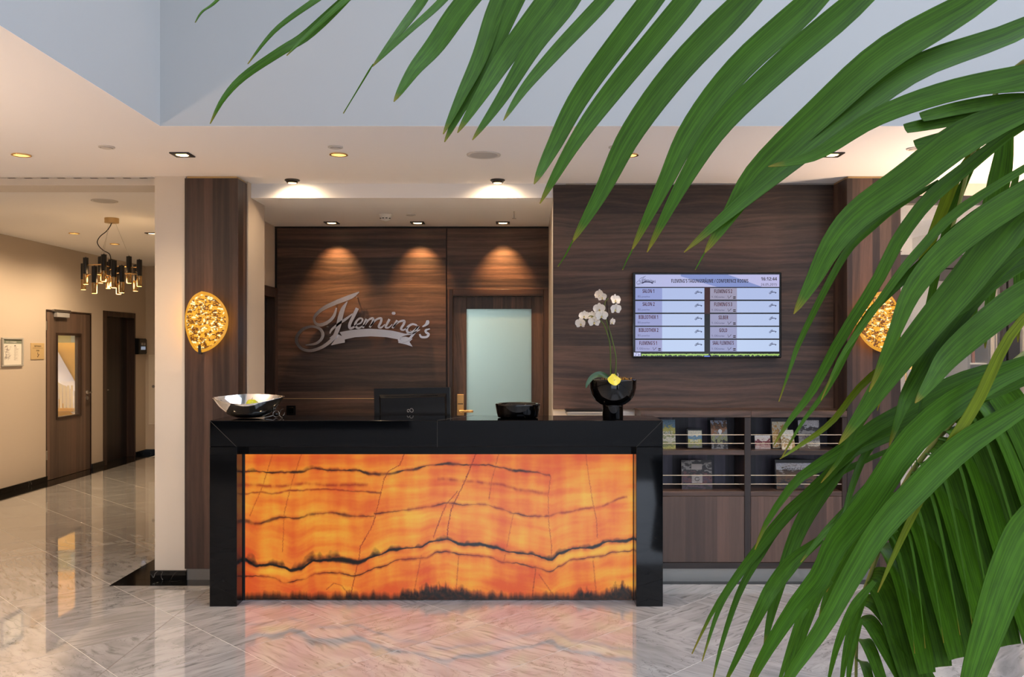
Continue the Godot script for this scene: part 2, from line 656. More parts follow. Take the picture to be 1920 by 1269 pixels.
func column(x0: float, x1: float, label: String) -> void:
	var c := thing("column", Vector3((x0 + x1) / 2.0, 0, -0.74), label, "column", "", "structure")
	grain = 1
	var third := (x1 - x0) / 3.0
	shift = Vector2(0.2 + x0, 0.37 + x0 * 0.7)
	part("cladding", bx(x0, x1, 0.077, CEIL - 0.014, -0.886, -0.6, 0.002), mats.walnut_column, c)
	part("plinth", bx(x0 + 0.008, x1 - 0.008, 0.0, 0.077, -0.886, -0.615), mats.plinth_steel, c, "brushed steel plinth")
	part("shadow_gap", bx(x0 + 0.012, x1 - 0.012, CEIL - 0.014, CEIL, -0.886, -0.612), mats.brass_plate, c)


func marble_piece(poly: PackedVector2Array, turn: float, off: Vector2) -> SurfaceTool:
	# one slab of the floor, 12 mm thick, polished flush at y = 0
	var st := S()
	var ids := Geometry2D.triangulate_polygon(poly)
	for t in range(0, ids.size(), 3):
		var v := []
		for k in 3:
			v.append(poly[ids[t + k]])
		var up: float = (v[1] - v[0]).cross(v[2] - v[0])
		for k in ([0, 1, 2] if up > 0.0 else [0, 2, 1]):
			var p: Vector2 = v[k]
			st.set_uv(p.rotated(turn) * 0.85 + off)
			st.add_vertex(Vector3(p.x, 0, p.y))
	var mid := Vector2.ZERO
	for p in poly:
		mid += p / poly.size()
	for i in poly.size():
		var p := poly[i]
		var q := poly[(i + 1) % poly.size()]
		quad(st, [Vector3(p.x, 0, p.y), Vector3(q.x, 0, q.y), Vector3(q.x, -0.012, q.y), Vector3(p.x, -0.012, p.y)], Vector3(mid.x, -0.006, mid.y))
	return st


func build_floor() -> void:
	var fl := thing("floor", Vector3(0, 0, 0), "polished pale marble floor laid in diagonal squares", "floor", "", "structure")
	part("subfloor", bx(-7.9, 5.4, -0.2, -0.0012, -8.0, 9.2), mats.grout, fl)
	var left := PackedVector2Array([Vector2(-5.264, -7.6), Vector2(-2.674, -7.6), Vector2(-2.674, -0.465), Vector2(-1.9875, -0.465), Vector2(-1.9875, 1.95), Vector2(-5.264, 1.95)])
	var right := PackedVector2Array([Vector2(-1.9835, -0.465), Vector2(0.95, -0.465), Vector2(0.95, -0.5), Vector2(5.2, -0.5), Vector2(5.2, 1.95), Vector2(-1.9835, 1.95)])
	var pitch := 0.847
	var gap := 0.0045
	var kinds := [mats.marble_0, mats.marble_1, mats.marble_2]
	var count := 0
	for i in range(-14, 16):
		for j in range(-16, 16):
			var a0 := -0.484 + i * pitch + gap / 2.0
			var b0 := 1.01 + j * pitch + gap / 2.0
			var a1 := a0 + pitch - gap
			var b1 := b0 + pitch - gap
			var square := PackedVector2Array()
			for e in [[a0, b0], [a1, b0], [a1, b1], [a0, b1]]:
				square.append(Vector2((e[0] + e[1]) / 2.0, (e[1] - e[0]) / 2.0))
			for region in [left, right]:
				for piece in Geometry2D.intersect_polygons(square, region):
					var turn := PI / 4.0 + (PI / 2.0 if rng.randf() < 0.4 else 0.0) + rng.randf_range(-0.12, 0.12)
					var off := Vector2(rng.randf(), rng.randf())
					part("tile", marble_piece(piece, turn, off), kinds[rng.randi() % 3], fl)
					count += 1
	# behind the camera the same squares go on
	var rest := S()
	for i in range(-14, 16):
		for j in range(-16, 22):
			var a0 := -0.484 + i * pitch + gap / 2.0
			var b0 := 1.01 + j * pitch + gap / 2.0
			var square := PackedVector2Array()
			for e in [[a0, b0], [a0 + pitch - gap, b0], [a0 + pitch - gap, b0 + pitch - gap], [a0, b0 + pitch - gap]]:
				square.append(Vector2((e[0] + e[1]) / 2.0, (e[1] - e[0]) / 2.0))
			for piece in Geometry2D.intersect_polygons(square, PackedVector2Array([Vector2(-5.264, 1.95), Vector2(5.2, 1.95), Vector2(5.2, 9.0), Vector2(-5.264, 9.0)])):
				rest.append_from(done(marble_piece(piece, PI / 4.0, Vector2(rng.randf(), rng.randf()))), 0, Transform3D.IDENTITY)
	var far := part("tiles_nearer_the_entrance", rest.commit(), mats.marble_0, fl)
	far.set_meta("kind", "stuff")
	part("expansion_joint", bx(-1.987, -1.984, -0.01, -0.0006, -0.465, 9.0), mats.dark_joint, fl)
	grain = 0
	for e in [[-2.674, 0.95, -0.62, -0.465], [0.95, 3.4, -0.62, -0.5], [-2.674, -2.42, -7.78, -0.62], [-5.75, -5.264, -7.78, 9.0], [-5.264, -2.674, -7.78, -7.6]]:
		part("border", bx(e[0] + 0.001, e[1] - 0.001, -0.012, 0.0, e[2] + 0.001, e[3] - 0.001), mats.black_marble, fl, "black marble border strip")
	part("alcove_floor", bx(-2.22, 5.2, -0.012, 0.0, -6.3, -0.62), mats.marble_1, fl)


func build_alcove() -> void:
	var white: Material = mats.wall_paint
	solo("ceiling_alcove", bx(-2.3, 0.36, ALCOVE, ALCOVE + 0.3, -2.5, -0.87), mats.ceiling_paint, "lower ceiling of the alcove behind the desk", "ceiling", "", "structure")
	var st := bx(-2.22, -1.858, 0.0, 2.95, -1.2, -0.8)
	also(st, -2.22, -2.085, 2.085, 2.95, -2.5, -1.2)
	also(st, -2.22, -2.085, 0.0, 2.085, -2.5, -2.27)
	solo("wall_alcove_left", st, mats.hall_paint, "cream left side wall of the alcove", "wall", "", "structure")
	# right cheek, very slightly splayed
	st = S()
	var f := [Vector3(0.2707, 0, -0.87), Vector3(0.5, 0, -0.87), Vector3(0.5, 0, -2.5), Vector3(0.2984, 0, -2.5)]
	var c := Vector3(0.4, 1.4, -1.6)
	for k in 4:
		var j := (k + 1) % 4
		quad(st, [f[k], f[j], f[j] + Vector3(0, 2.95, 0), f[k] + Vector3(0, 2.95, 0)], c)
	solo("wall_alcove_right", st, white, "cream right cheek of the alcove beside the frosted door", "wall", "", "structure")
	# back wall: black shadow frame, walnut panels, opening for the frosted door
	var z := -2.29
	st = bx(-2.3, -0.5829, 0.0, 2.95, -2.52, z - 0.02)
	also(st, -0.5829, 0.36, 2.0781, 2.95, -2.52, z - 0.02)
	solo("wall_alcove_back", st, mats.black_metal, "black backing behind the alcove panelling", "wall", "", "structure")
	grain = 0
	shift = Vector2(0.9, 0.52)
	solo("wall_panelling", bx(-2.061, -0.5945, 0.0, 2.6055, z - 0.02, z, 0.002), mats.walnut, "walnut alcove panel carrying the script sign", "panelling", "", "structure")
	shift = Vector2(1.6, 0.86)
	solo("wall_panelling", bx(-0.5875, 0.2961, 2.0781, 2.6055, z - 0.02, z, 0.002), mats.walnut, "walnut panel above the frosted door", "panelling", "", "structure")
	solo("trim_panel", bx(-2.061, -0.5945, 1.1279, 1.1325, z - 0.001, z + 0.0015), mats.brass_plate, "thin metal inlay low on the alcove panel", "trim", "", "structure")
	# frosted door
	var d := thing("door_1", Vector3(-0.1388, 0, z), "walnut door with a tall frosted glass pane behind the desk", "door", "", "structure")
	grain = 1
	st = bx(-0.5829, -0.5366, 0.0, 2.0781, z - 0.16, z + 0.008, 0.003)
	also(st, 0.2498, 0.2961, 0.0, 2.0781, z - 0.16, z + 0.008, 0.003)
	part("frame", st, mats.walnut_frame, d)
	grain = 0
	part("frame", bx(-0.5366, 0.2498, 2.018, 2.0781, z - 0.16, z + 0.008, 0.003), mats.walnut_frame, d)
	grain = 1
	var zl := z - 0.05
	st = bx(-0.5374, -0.4214, 0.0, 2.0164, zl - 0.04, zl, 0.002)
	also(st, 0.1467, 0.2496, 0.0, 2.0164, zl - 0.04, zl, 0.002)
	also(st, -0.4214, 0.1467, 1.9092, 2.0164, zl - 0.04, zl, 0.002)
	also(st, -0.4214, 0.1467, 0.0, 0.14, zl - 0.04, zl, 0.002)
	part("leaf", st, mats.walnut, d)
	part("pane", bx(-0.4214, 0.1467, 0.14, 1.9092, zl - 0.024, zl - 0.012), mats.frosted_glass, d, "frosted glass pane")
	var plate_ := part("lock_plate", bx(-0.5029, -0.4424, 0.9779, 1.1642, zl, zl + 0.018, 0.003), mats.brass_plate, d, "satin metal card lock")
	part("card_slot", bx(-0.4959, -0.4494, 1.078, 1.085, zl + 0.017, zl + 0.0195), mats.dark_grey_plastic, plate_)
	st = bx(-0.4843, -0.3586, 1.0082, 1.0291, zl + 0.045, zl + 0.062, 0.004)
	also(st, -0.4796, -0.461, 1.0082, 1.0291, zl + 0.016, zl + 0.05, 0.003)
	part("handle", st, mats.brass, d, "bright metal lever handle")
	# office behind the frosted door
	st = bx(-1.6, 1.4, 0.0, 2.8, -5.2, -5.1)
	also(st, -1.7, -1.6, 0.0, 2.8, -5.2, -2.52)
	also(st, 1.4, 1.5, 0.0, 2.8, -5.2, -2.52)
	also(st, 0.36, 1.5, 0.0, 2.8, -2.6, -2.5)
	also(st, -1.7, 1.5, 2.7, 2.8, -5.2, -2.52)
	solo("wall_office", st, mats.white_paint, "white walls of the office behind the frosted door", "wall", "", "structure")
	var ol := thing("office_light", Vector3(-0.9, 2.66, -3.4), "ceiling light of the office behind the frosted door", "light")
	part("diffuser", bx(-1.2, -0.6, 2.66, 2.698, -3.7, -3.1), mats.white_glow, ol)
	lamp(ol, Vector3(-0.75, 1.75, -3.0), 1.15, Color(0.95, 1.0, 1.0), 0.25)
	# walnut doorway in the left side wall
	d = thing("door_2", Vector3(-2.085, 0, -1.75), "dark walnut doorway in the left side of the alcove", "door", "", "structure")
	grain = 1
	st = bx(-2.2, -2.052, 0.0, 2.085, -2.285, -2.2, 0.003)
	also(st, -2.2, -2.052, 0.0, 2.085, -1.29, -1.205, 0.003)
	also(st, -2.2, -2.052, 2.0, 2.085, -2.2, -1.29, 0.003)
	part("frame", st, mats.walnut_frame, d)
	part("leaf", bx(-2.17, -2.13, 0.0, 2.0, -2.2, -1.29, 0.002), mats.walnut_dark, d)
	# switch plate
	var sw := thing("wall_switch", Vector3(-1.9384, 1.028, z), "black square switch plate low on the alcove panel", "switch")
	part("plate", bx(-1.9777, -1.8967, 0.9864, 1.0696, z, z + 0.01, 0.002), mats.black_plastic, sw)
	part("rocker", bx(-1.9615, -1.9129, 1.0025, 1.0534, z + 0.009, z + 0.014, 0.002), mats.black_gloss, sw)


func build_hall() -> void:
	# door to the stairs
	var x := -5.52
	var d := thing("door_3", Vector3(x, 0, -5.5189), "walnut stair door with a narrow vision panel and closer", "door", "", "structure")
	var st := bx(x - 0.2, x + 0.004, 0.0, 2.0247, -5.0021, -5.0162)
	also(st, x - 0.2, x + 0.004, 0.0, 2.0247, -6.0903, -6.1046)
	also(st, x - 0.2, x + 0.004, 2.0059, 2.0247, -6.0903, -5.0162)
	part("frame", st, mats.walnut_frame, d)
	grain = 1
	shift = Vector2(0.1, 0.4)
	var top := 2.0027
	st = bx(x - 0.06, x - 0.004, 0.003, top, -5.248, -5.0185, 0.002)
	also(st, x - 0.06, x - 0.004, 0.003, top, -6.0845, -5.8382, 0.002)
	also(st, x - 0.06, x - 0.004, 0.003, 0.715, -5.8382, -5.248, 0.002)
	also(st, x - 0.06, x - 0.004, 1.745, top, -5.8382, -5.248, 0.002)
	part("leaf", st, mats.walnut_hall, d)
	st = bx(x - 0.07, x + 0.006, 0.705, 1.755, -5.2665, -5.2357, 0.002)
	also(st, x - 0.07, x + 0.006, 0.705, 1.755, -5.8519, -5.8177, 0.002)
	also(st, x - 0.07, x + 0.006, 0.705, 0.735, -5.8177, -5.2665, 0.002)
	also(st, x - 0.07, x + 0.006, 1.725, 1.755, -5.8177, -5.2665, 0.002)
	part("glazing_bead", st, mats.walnut_frame, d)
	part("pane", bx(x - 0.036, x - 0.03, 0.735, 1.725, -5.8177, -5.2665), mats.glass, d, "clear glass vision panel")
	var cl := part("closer", bx(x - 0.004, x + 0.045, 1.9406, 1.9949, -5.4674, -5.1809, 0.004), mats.grey_plastic, d, "grey overhead door closer")
	part("slide_rail", bx(x - 0.002, x + 0.03, 2.0052, 2.0338, -5.5318, -5.1326, 0.003), mats.steel, cl)
	var hz := -5.9979
	var rose := part("rosette", rod(Vector3(x - 0.004, 1.0, hz), Vector3(x + 0.006, 1.0, hz), 0.027, 20), mats.steel, d)
	var neck := S()
	tube(neck, [Vector3(x, 1.0, hz), Vector3(x + 0.058, 1.0, hz), Vector3(x + 0.062, 1.0, hz + 0.01), Vector3(x + 0.062, 1.0, hz + 0.135)], 0.010, 0.010, 10)
	part("handle", neck, mats.steel, rose, "steel lever handle")
	part("key_rosette", rod(Vector3(x - 0.004, 0.925, hz), Vector3(x + 0.006, 0.925, hz), 0.025, 20), mats.steel, d)
	for y in [0.25, 1.78]:
		part("hinge", bx(x - 0.006, x + 0.012, y, y + 0.11, -5.0209, -5.0021, 0.003), mats.steel, d)
	# dark second door, set back in its frame
	d = thing("door_4", Vector3(x, 0, -6.9036), "nearly black narrow door further along the hall", "door", "", "structure")
	st = bx(x - 0.2, x + 0.012, 0.0, 2.0748, -6.5291, -6.4295, 0.003)
	also(st, x - 0.2, x + 0.012, 0.0, 2.0748, -7.4177, -7.3732, 0.003)
	also(st, x - 0.2, x + 0.012, 2.0038, 2.0748, -7.3732, -6.5291, 0.003)
	part("frame", st, mats.walnut_frame, d)
	part("leaf", bx(x - 0.15, x - 0.10, 0.001, 2.0038, -7.3732, -6.5291, 0.002), mats.walnut_dark, d)
	var lp := part("lock_plate", bx(x - 0.1, x - 0.085, 0.93, 1.2, -6.6069, -6.5601, 0.003), mats.brushed_steel, d)
	st = S()
	tube(st, [Vector3(x - 0.09, 1.0, -6.5834), Vector3(x - 0.03, 1.0, -6.5834), Vector3(x - 0.028, 1.0, -6.6461)], 0.009, 0.009, 8)
	part("handle", st, mats.brushed_steel, lp)
	# framed escape plan
	var n := thing("framed_notice", Vector3(x, 1.3672, -4.2828), "silver framed escape plan on the hall wall left of the stair door", "notice")
	st = bx(x, x + 0.02, 1.3681, 1.3881, -4.5058, -4.0989, 0.003)
	also(st, x, x + 0.02, 1.6631, 1.6832, -4.5058, -4.0989, 0.003)
	also(st, x, x + 0.02, 1.3881, 1.6631, -4.1253, -4.0989, 0.003)
	also(st, x, x + 0.02, 1.3881, 1.6631, -4.5058, -4.4793, 0.003)
	part("frame", st, mats.silver_frame, n)
	var pm := plain("plan_print", Color.WHITE, 0.6)
	pm.albedo_texture = tex(plan_image())
	part("sheet", wall_sheet(x + 0.008, -4.1253, -4.4793, 1.3881, 1.6631), pm, n)
	var lt := text_tool()
	words(lt, "Flucht- und Rettungsplan", Vector3(x + 0.009, 1.6359, -4.2828), 0.014, 0.9, Basis(Vector3.UP, PI / 2.0))
	part("lettering", lt.commit(), mats.paper_white, n)
	# stairs sign
	n = thing("stairs_sign", Vector3(x, 1.4366, -4.8123), "brass plate reading TREPPENHAUS STAIRS beside the stair door", "sign")
	part("plate", bx(x, x + 0.008, 1.4384, 1.6269, -4.9554, -4.6731, 0.002), mats.pale_brass, n)
	lt = text_tool()
	var b := Basis(Vector3.UP, PI / 2.0)
	words(lt, "TREPPENHAUS", Vector3(x + 0.0085, 1.5908, -4.8123), 0.017, 0.95, b)
	words(lt, "STAIRS", Vector3(x + 0.0085, 1.5403, -4.8123), 0.017, 0.95, b)
	part("lettering", lt.commit(), mats.ink, n)
	st = bx(x + 0.008, x + 0.009, 1.5662, 1.5686, -4.9207, -4.7062)
	for k in 3:
		var py := 1.4738 - 0.006 + k * 0.012
		also(st, x + 0.008, x + 0.009, py - 0.004, py + 0.008, -4.8123 - 0.012 * k + 0.008, -4.8123 - 0.012 * k - 0.004)
	also(st, x + 0.008, x + 0.009, 1.4922, 1.52, -4.8157, -4.8089)
	part("stair_symbol", st, mats.ink, n)
	# terminal by the corner
	n = thing("wall_terminal", Vector3(x, 1.4815, -7.5), "black wall terminal with a small lit display at the hall corner", "terminal")
	part("housing", bx(x, x + 0.065, 1.4815, 1.7131, -7.66, -7.39, 0.006), mats.black_plastic, n)
	part("bezel", bx(x + 0.065, x + 0.075, 1.4933, 1.7013, -7.65, -7.4, 0.004), mats.dark_grey_plastic, n)
	var scr := plain("terminal_screen", Color(0.5, 0.52, 0.55), 0.3)
	scr.emission_enabled = true
	scr.emission = Color(0.55, 0.6, 0.68)
	scr.emission_energy_multiplier = 0.6
	part("display", bx(x + 0.075, x + 0.077, 1.5482, 1.5953, -7.6, -7.45), scr, n)
	for k in 2:
		part("button", bx(x + 0.075, x + 0.079, 1.611, 1.6503, -7.6 + k * 0.085, -7.54 + k * 0.085, 0.002), mats.grey_plastic, n)
	# riser hatch
	n = thing("riser_hatch", Vector3(-5.25, 0.45, -7.78), "flush cream hatch with a round lock in the hall end wall", "hatch")
	st = bx(-5.47, -5.0, 0.43, 1.475, -7.78, -7.77, 0.002)
	part("frame", st, mats.wall_paint, n)
	part("hatch_door", bx(-5.44, -5.03, 0.46, 1.445, -7.77, -7.764, 0.003), mats.wall_paint, n)
	part("lock", rod(Vector3(-5.395, 1.0, -7.764), Vector3(-5.395, 1.0, -7.758), 0.022, 16), mats.brushed_steel, n)
	# stairwell behind the door
	var yel := plain("stair_paint", Color(0.95, 0.77, 0.38), 0.8)
	st = bx(-8.2, -8.0, 0.0, 3.2, -9.5, -4.0)
	also(st, -8.2, -5.72, 0.0, 3.2, -9.7, -9.5)
	also(st, -8.2, -5.72, 0.0, 3.2, -4.0, -3.8)
	solo("wall_stair", st, yel, "ochre walls of the stairwell behind the stair door", "wall", "", "structure")
	solo("ceiling_stair", bx(-8.2, -5.72, 3.1, 3.3, -9.7, -3.8), mats.white_paint, "white ceiling of the stairwell", "ceiling", "", "structure")
	var fl := thing("stair_flight", Vector3(-7.5, 0, -9.3), "pale underside of a rising stair flight behind the vision panel", "stairs", "", "structure")
	st = S()
	plate(st, PackedVector2Array([Vector2(-8.0, 2.05), Vector2(-8.0, 1.42), Vector2(-7.1, 0.42), Vector2(-7.1, 0.86), Vector2(-7.42, 1.02)]), -9.45, -8.9)
	part("flight", st, mats.white_paint, fl)
	part("landing_beam", bx(-8.0, -7.0, 1.66, 1.95, -8.7, -8.5), plain("stair_beam", Color(0.52, 0.53, 0.44), 0.7), fl)
	var rail := thing("stair_railing", Vector3(-7.5, 0, -8.6), "white slatted stair railing with a wooden handrail behind the vision panel", "railing")
	for k in 16:
		part("slat", bx(-7.95 + k * 0.06, -7.915 + k * 0.06, 0.62, 0.98, -8.62, -8.6), mats.white_paint, rail)
	part("handrail", bx(-8.0, -7.0, 0.56, 0.62, -8.64, -8.58, 0.01), mats.brass_plate, rail)
	part("floor_rail", bx(-8.0, -7.0, 0.0, 0.3, -8.64, -8.58, 0.01), mats.brass_plate, rail)
	var sl2 := thing("stair_light", Vector3(-6.6, 3.06, -7.0), "round ceiling light of the stairwell", "light")
	var ds := S()
	disc(ds, Vector3(-6.6, 3.1, -7.0), 0.16, 0.05)
	part("diffuser", ds, mats.white_glow, sl2)
	lamp(sl2, Vector3(-6.6, 2.8, -7.0), 2.2, Color(1, 0.88, 0.66), 0.15)


func wall_sheet(x: float, z0: float, z1: float, y0: float, y1: float) -> SurfaceTool:
	# a thin upright sheet facing +x whose picture fills it once
	var st := S()
	var q := [Vector3(x, y1, z0), Vector3(x, y1, z1), Vector3(x, y0, z1), Vector3(x, y0, z0)]
	var uv := [Vector2(0, 0), Vector2(1, 0), Vector2(1, 1), Vector2(0, 1)]
	for t in [0, 2, 1, 0, 3, 2]:
		st.set_uv(uv[t])
		st.add_vertex(q[t])
	return st


func front_sheet(st: SurfaceTool, x0: float, x1: float, y0: float, y1: float, z: float, z_top := 1e9) -> void:
	# an upright sheet facing +z whose picture fills it once; z_top leans it
	var zt := z if z_top > 1e8 else z_top
	var q := [Vector3(x0, y1, zt), Vector3(x1, y1, zt), Vector3(x1, y0, z), Vector3(x0, y0, z)]
	var uv := [Vector2(0, 0), Vector2(1, 0), Vector2(1, 1), Vector2(0, 1)]
	for t in [0, 1, 2, 0, 2, 3]:
		st.set_uv(uv[t])
		st.add_vertex(q[t])


func plan_image() -> Image:
	var im := Image.create(160, 200, false, Image.FORMAT_RGB8)
	im.fill(Color(0.86, 0.84, 0.80))
	im.fill_rect(Rect2i(0, 0, 160, 34), Color(0.47, 0.50, 0.44))
	var r := RandomNumberGenerator.new()
	r.seed = 3
	for k in 46:
		var p := Vector2i(r.randi_range(14, 60), r.randi_range(48, 150))
		im.fill_rect(Rect2i(p, Vector2i(r.randi_range(6, 20), 2)), Color(0.45, 0.43, 0.42))
		im.fill_rect(Rect2i(p, Vector2i(2, r.randi_range(4, 16))), Color(0.5, 0.46, 0.45))
	for k in 40:
		im.fill_rect(Rect2i(92 + r.randi_range(0, 6), 48 + k * 3, r.randi_range(10, 46), 1), Color(0.58, 0.56, 0.54))
	im.fill_rect(Rect2i(98, 44, 10, 10), Color(0.4, 0.4, 0.4))
	return im


# ---------------------------------------------------------------- the room seen through the glazing on the right

func build_side_room() -> void:
	var st := bx(2.604, 5.2, 2.642, 2.95, -1.0, -0.87)
	solo("wall_right_header", st, mats.wall_paint, "beige header above the dark glazed partition", "wall", "", "structure")
	solo("ceiling_side_room", bx(2.2, 5.4, 2.66, 2.86, -6.4, -1.0), mats.ceiling_paint, "grey white ceiling of the room behind the glazing", "ceiling", "", "structure")
	var g := thing("window_1", Vector3(3.6, 0, -0.92), "dark framed glazed partition with a door right of the walnut column", "partition", "", "structure")
	var z0 := -0.97
	var z1 := -0.88
	st = bx(2.604, 5.2, 2.5878, 2.642, z0, z1, 0.003)
	also(st, 2.604, 5.2, 2.1306, 2.225, z0, z1, 0.003)
	also(st, 3.4876, 3.5708, 0.0, 2.225, z0, z1, 0.003)
	also(st, 2.604, 2.64, 0.0, 2.6, z0, z1, 0.003)
	part("frame", st, mats.aluminium_dark, g)
	st = bx(2.645, 3.4801, 2.0437, 2.1249, z0 + 0.01, z1 - 0.01, 0.003)
	also(st, 2.645, 3.4801, 0.02, 0.14, z0 + 0.01, z1 - 0.01, 0.003)
	also(st, 3.4499, 3.4801, 0.02, 2.0437, z0 + 0.01, z1 - 0.01, 0.003)
	also(st, 2.645, 2.672, 0.02, 2.0437, z0 + 0.01, z1 - 0.01, 0.003)
	part("door_leaf", st, mats.aluminium_dark, g)
	part("pane", bx(2.672, 3.4499, 0.14, 2.0437, -0.93, -0.922), mats.glass, g)
	part("pane", bx(2.64, 5.2, 2.225, 2.5878, -0.93, -0.922), mats.glass, g)
	part("pane", bx(3.5708, 5.2, 0.0, 2.1306, -0.93, -0.922), mats.glass, g)
	part("door_closer", bx(3.1098, 3.2752, 2.0808, 2.1222, -0.88, -0.84, 0.004), mats.white_plastic, g, "white door closer")
	# its walls, with a bright window at the back
	st = bx(2.2, 2.62, 0.0, 2.8, -6.4, -1.07)
	also(st, 2.62, 3.0, 0.0, 0.3, -6.4, -6.2)
	also(st, 4.5, 5.4, 0.0, 2.8, -6.4, -6.2)
	also(st, 2.62, 4.5, 0.0, 0.2, -6.4, -6.2)
	also(st, 2.62, 4.5, 2.5, 2.8, -6.4, -6.2)
	solo("wall_side_room", st, mats.white_paint, "white walls of the room behind the glazing", "wall", "", "structure")
	st = bx(2.62, 4.5, 1.9, 1.95, -6.36, -6.3)
	for x in [3.24, 3.87]:
		also(st, x, x + 0.05, 0.2, 2.5, -6.36, -6.3)
	solo("window_2", st, mats.white_plastic, "white window frame at the back of the room behind the glazing", "window", "", "structure")
	st = bx(1.0, 9.0, 0.0, 7.0, -15.2, -15.0)
	solo("wall_opposite", st, mats.white_paint, "pale building across the street seen through the back window", "building", "", "structure")
	var grey := plain("street_window", Color(0.42, 0.47, 0.52), 0.2)
	for i in 5:
		for j in 3:
			part("street_window", bx(1.8 + i * 1.3, 2.5 + i * 1.3, 0.7 + j * 2.0, 2.0 + j * 2.0, -15.0, -14.97), grey, get_node("wall_opposite"))
	solo("pillar", bx(3.9511, 4.285, 0.0, 2.66, -3.4, -3.0, 0.004), mats.white_paint, "round lit white pillar in the room behind the glazing", "pillar", "", "structure")
	# table lamp on a console
	var c := thing("console_table", Vector3(4.3431, 0, -4.3), "slim dark console table behind the glazing", "table")
	part("top", bx(4.1983 - 0.2, 4.4879, 0.86, 0.9, -4.55, -4.05, 0.004), mats.walnut_dark, c)
	for e in [[4.1983 - 0.18, -4.52], [4.4763 - 0.03, -4.52], [4.1983 - 0.18, -4.1], [4.4763 - 0.03, -4.1]]:
		part("leg", bx(e[0], e[0] + 0.03, 0.0, 0.86, e[1], e[1] + 0.03), mats.walnut_dark, c)
	var base := Vector3(4.291, 0.9, -4.3)
	var tl := thing("table_lamp", base, "table lamp with a glowing yellow drum shade behind the glazing", "lamp")
	st = S()
	lathe(st, [Vector2(0, 0), Vector2(0.08, 0), Vector2(0.08, 0.015), Vector2(0.01, 0.025), Vector2(0.009, 0.6), Vector2(0.0, 0.6)], base, 20)
	part("stem", st, mats.black_metal, tl)
	var sh := plain("lamp_shade", Color(0.95, 0.8, 0.5), 0.8)
	sh.emission_enabled = true
	sh.emission = Color(1.0, 0.74, 0.33)
	sh.emission_energy_multiplier = 0.95
	st = S()
	lathe(st, [Vector2(0.17, 0.44), Vector2(0.155, 0.62), Vector2(0.152, 0.62), Vector2(0.167, 0.44), Vector2(0.17, 0.44)], base, 28)
	part("shade", st, sh, tl)
	lamp(tl, base + Vector3(0, 0.53, 0), 0.25, Color(1, 0.8, 0.5), 0.05)
	# glazed bottle cabinet and curtain
	var k := thing("display_cabinet", Vector3(4.194, 0, -2.8), "narrow bottle cabinet with glass shelves beside the pillar", "cabinet")
	var xa := 4.0881
	var xb := 4.3
	st = bx(xa, xa + 0.025, 0.3, 2.3, -3.0, -2.6, 0.003)
	also(st, xb - 0.025, xb, 0.3, 2.3, -3.0, -2.6, 0.003)
	also(st, xa, xb, 0.0, 0.3, -3.0, -2.6, 0.003)
	also(st, xa, xb, 2.28, 2.3, -3.0, -2.6, 0.003)
	part("frame", st, mats.brushed_steel, k)
	part("back", bx(xa + 0.025, xb - 0.025, 0.3, 2.28, -3.0, -2.98), plain("cabinet_back", Color(0.5, 0.4, 0.31), 0.5), k)
	for y in [0.75, 1.1, 1.42, 1.72, 2.02]:
		part("shelf", bx(xa + 0.025, xb - 0.025, y, y + 0.012, -2.97, -2.62), mats.white_plastic, k)
	for i in 7:
		var bt := S()
		var at := Vector3(xa + 0.05 + (i % 3) * 0.04, [1.112, 1.432, 1.112, 1.432, 1.732, 1.432, 1.732][i], -2.72 - 0.03 * (i % 2))
		lathe(bt, [Vector2(0, 0), Vector2(0.016, 0), Vector2(0.016, 0.12), Vector2(0.006, 0.16), Vector2(0.006, 0.21), Vector2(0, 0.21)], at, 12)
		var bm := plain("bottle_%d" % i, [Color(0.5, 0.2, 0.08), Color(0.75, 0.72, 0.66), Color(0.62, 0.32, 0.12)][i % 3], 0.12)
		solo("bottle", bt, bm, ["amber bottle on the second shelf of the narrow cabinet, left", "clear bottle on the third shelf of the narrow cabinet, middle", "brown bottle on the second shelf of the narrow cabinet, right", "amber bottle on the third shelf of the narrow cabinet, left", "clear bottle on the fourth shelf of the narrow cabinet, middle", "brown bottle on the third shelf of the narrow cabinet, right", "amber bottle on the fourth shelf of the narrow cabinet, left"][i], "bottle", "bottles in the narrow cabinet")
	var cu := thing("curtain", Vector3(4.2568, 0, -2.4), "pleated beige curtain right of the bottle cabinet", "curtain")
	st = S(true)
	var x0 := 4.1911
	for i in 36:
		var xs := []
		for q in 2:
			var t := float(i + q) / 36.0
			xs.append(Vector3(x0 + t * 0.55, 0, -2.4 + 0.03 * sin(t * 62.0)))
		quad(st, [xs[0] + Vector3(0, 0.02, 0), xs[1] + Vector3(0, 0.02, 0), xs[1] + Vector3(0, 2.6, 0), xs[0] + Vector3(0, 2.6, 0)], Vector3(xs[0].x, 1.2, -3.5))
	part("cloth", st, plain("curtain_cloth", Color(0.66, 0.60, 0.52), 0.9), cu)
	part("track", bx(x0, x0 + 0.55, 2.6, 2.64, -2.43, -2.37), mats.white_plastic, cu)
	for e in [[3.0, -3.4, "nearest the pillar"], [3.9, -2.0, "nearest the glass door"], [4.3, -4.6, "furthest back"]]:
		downlight("square spot in the ceiling behind the glazing, " + e[2], e[0], e[1], 2.66, "square", 2.6, Color(1, 0.93, 0.84), "spots behind the glazing")


# ---------------------------------------------------------------- the desk

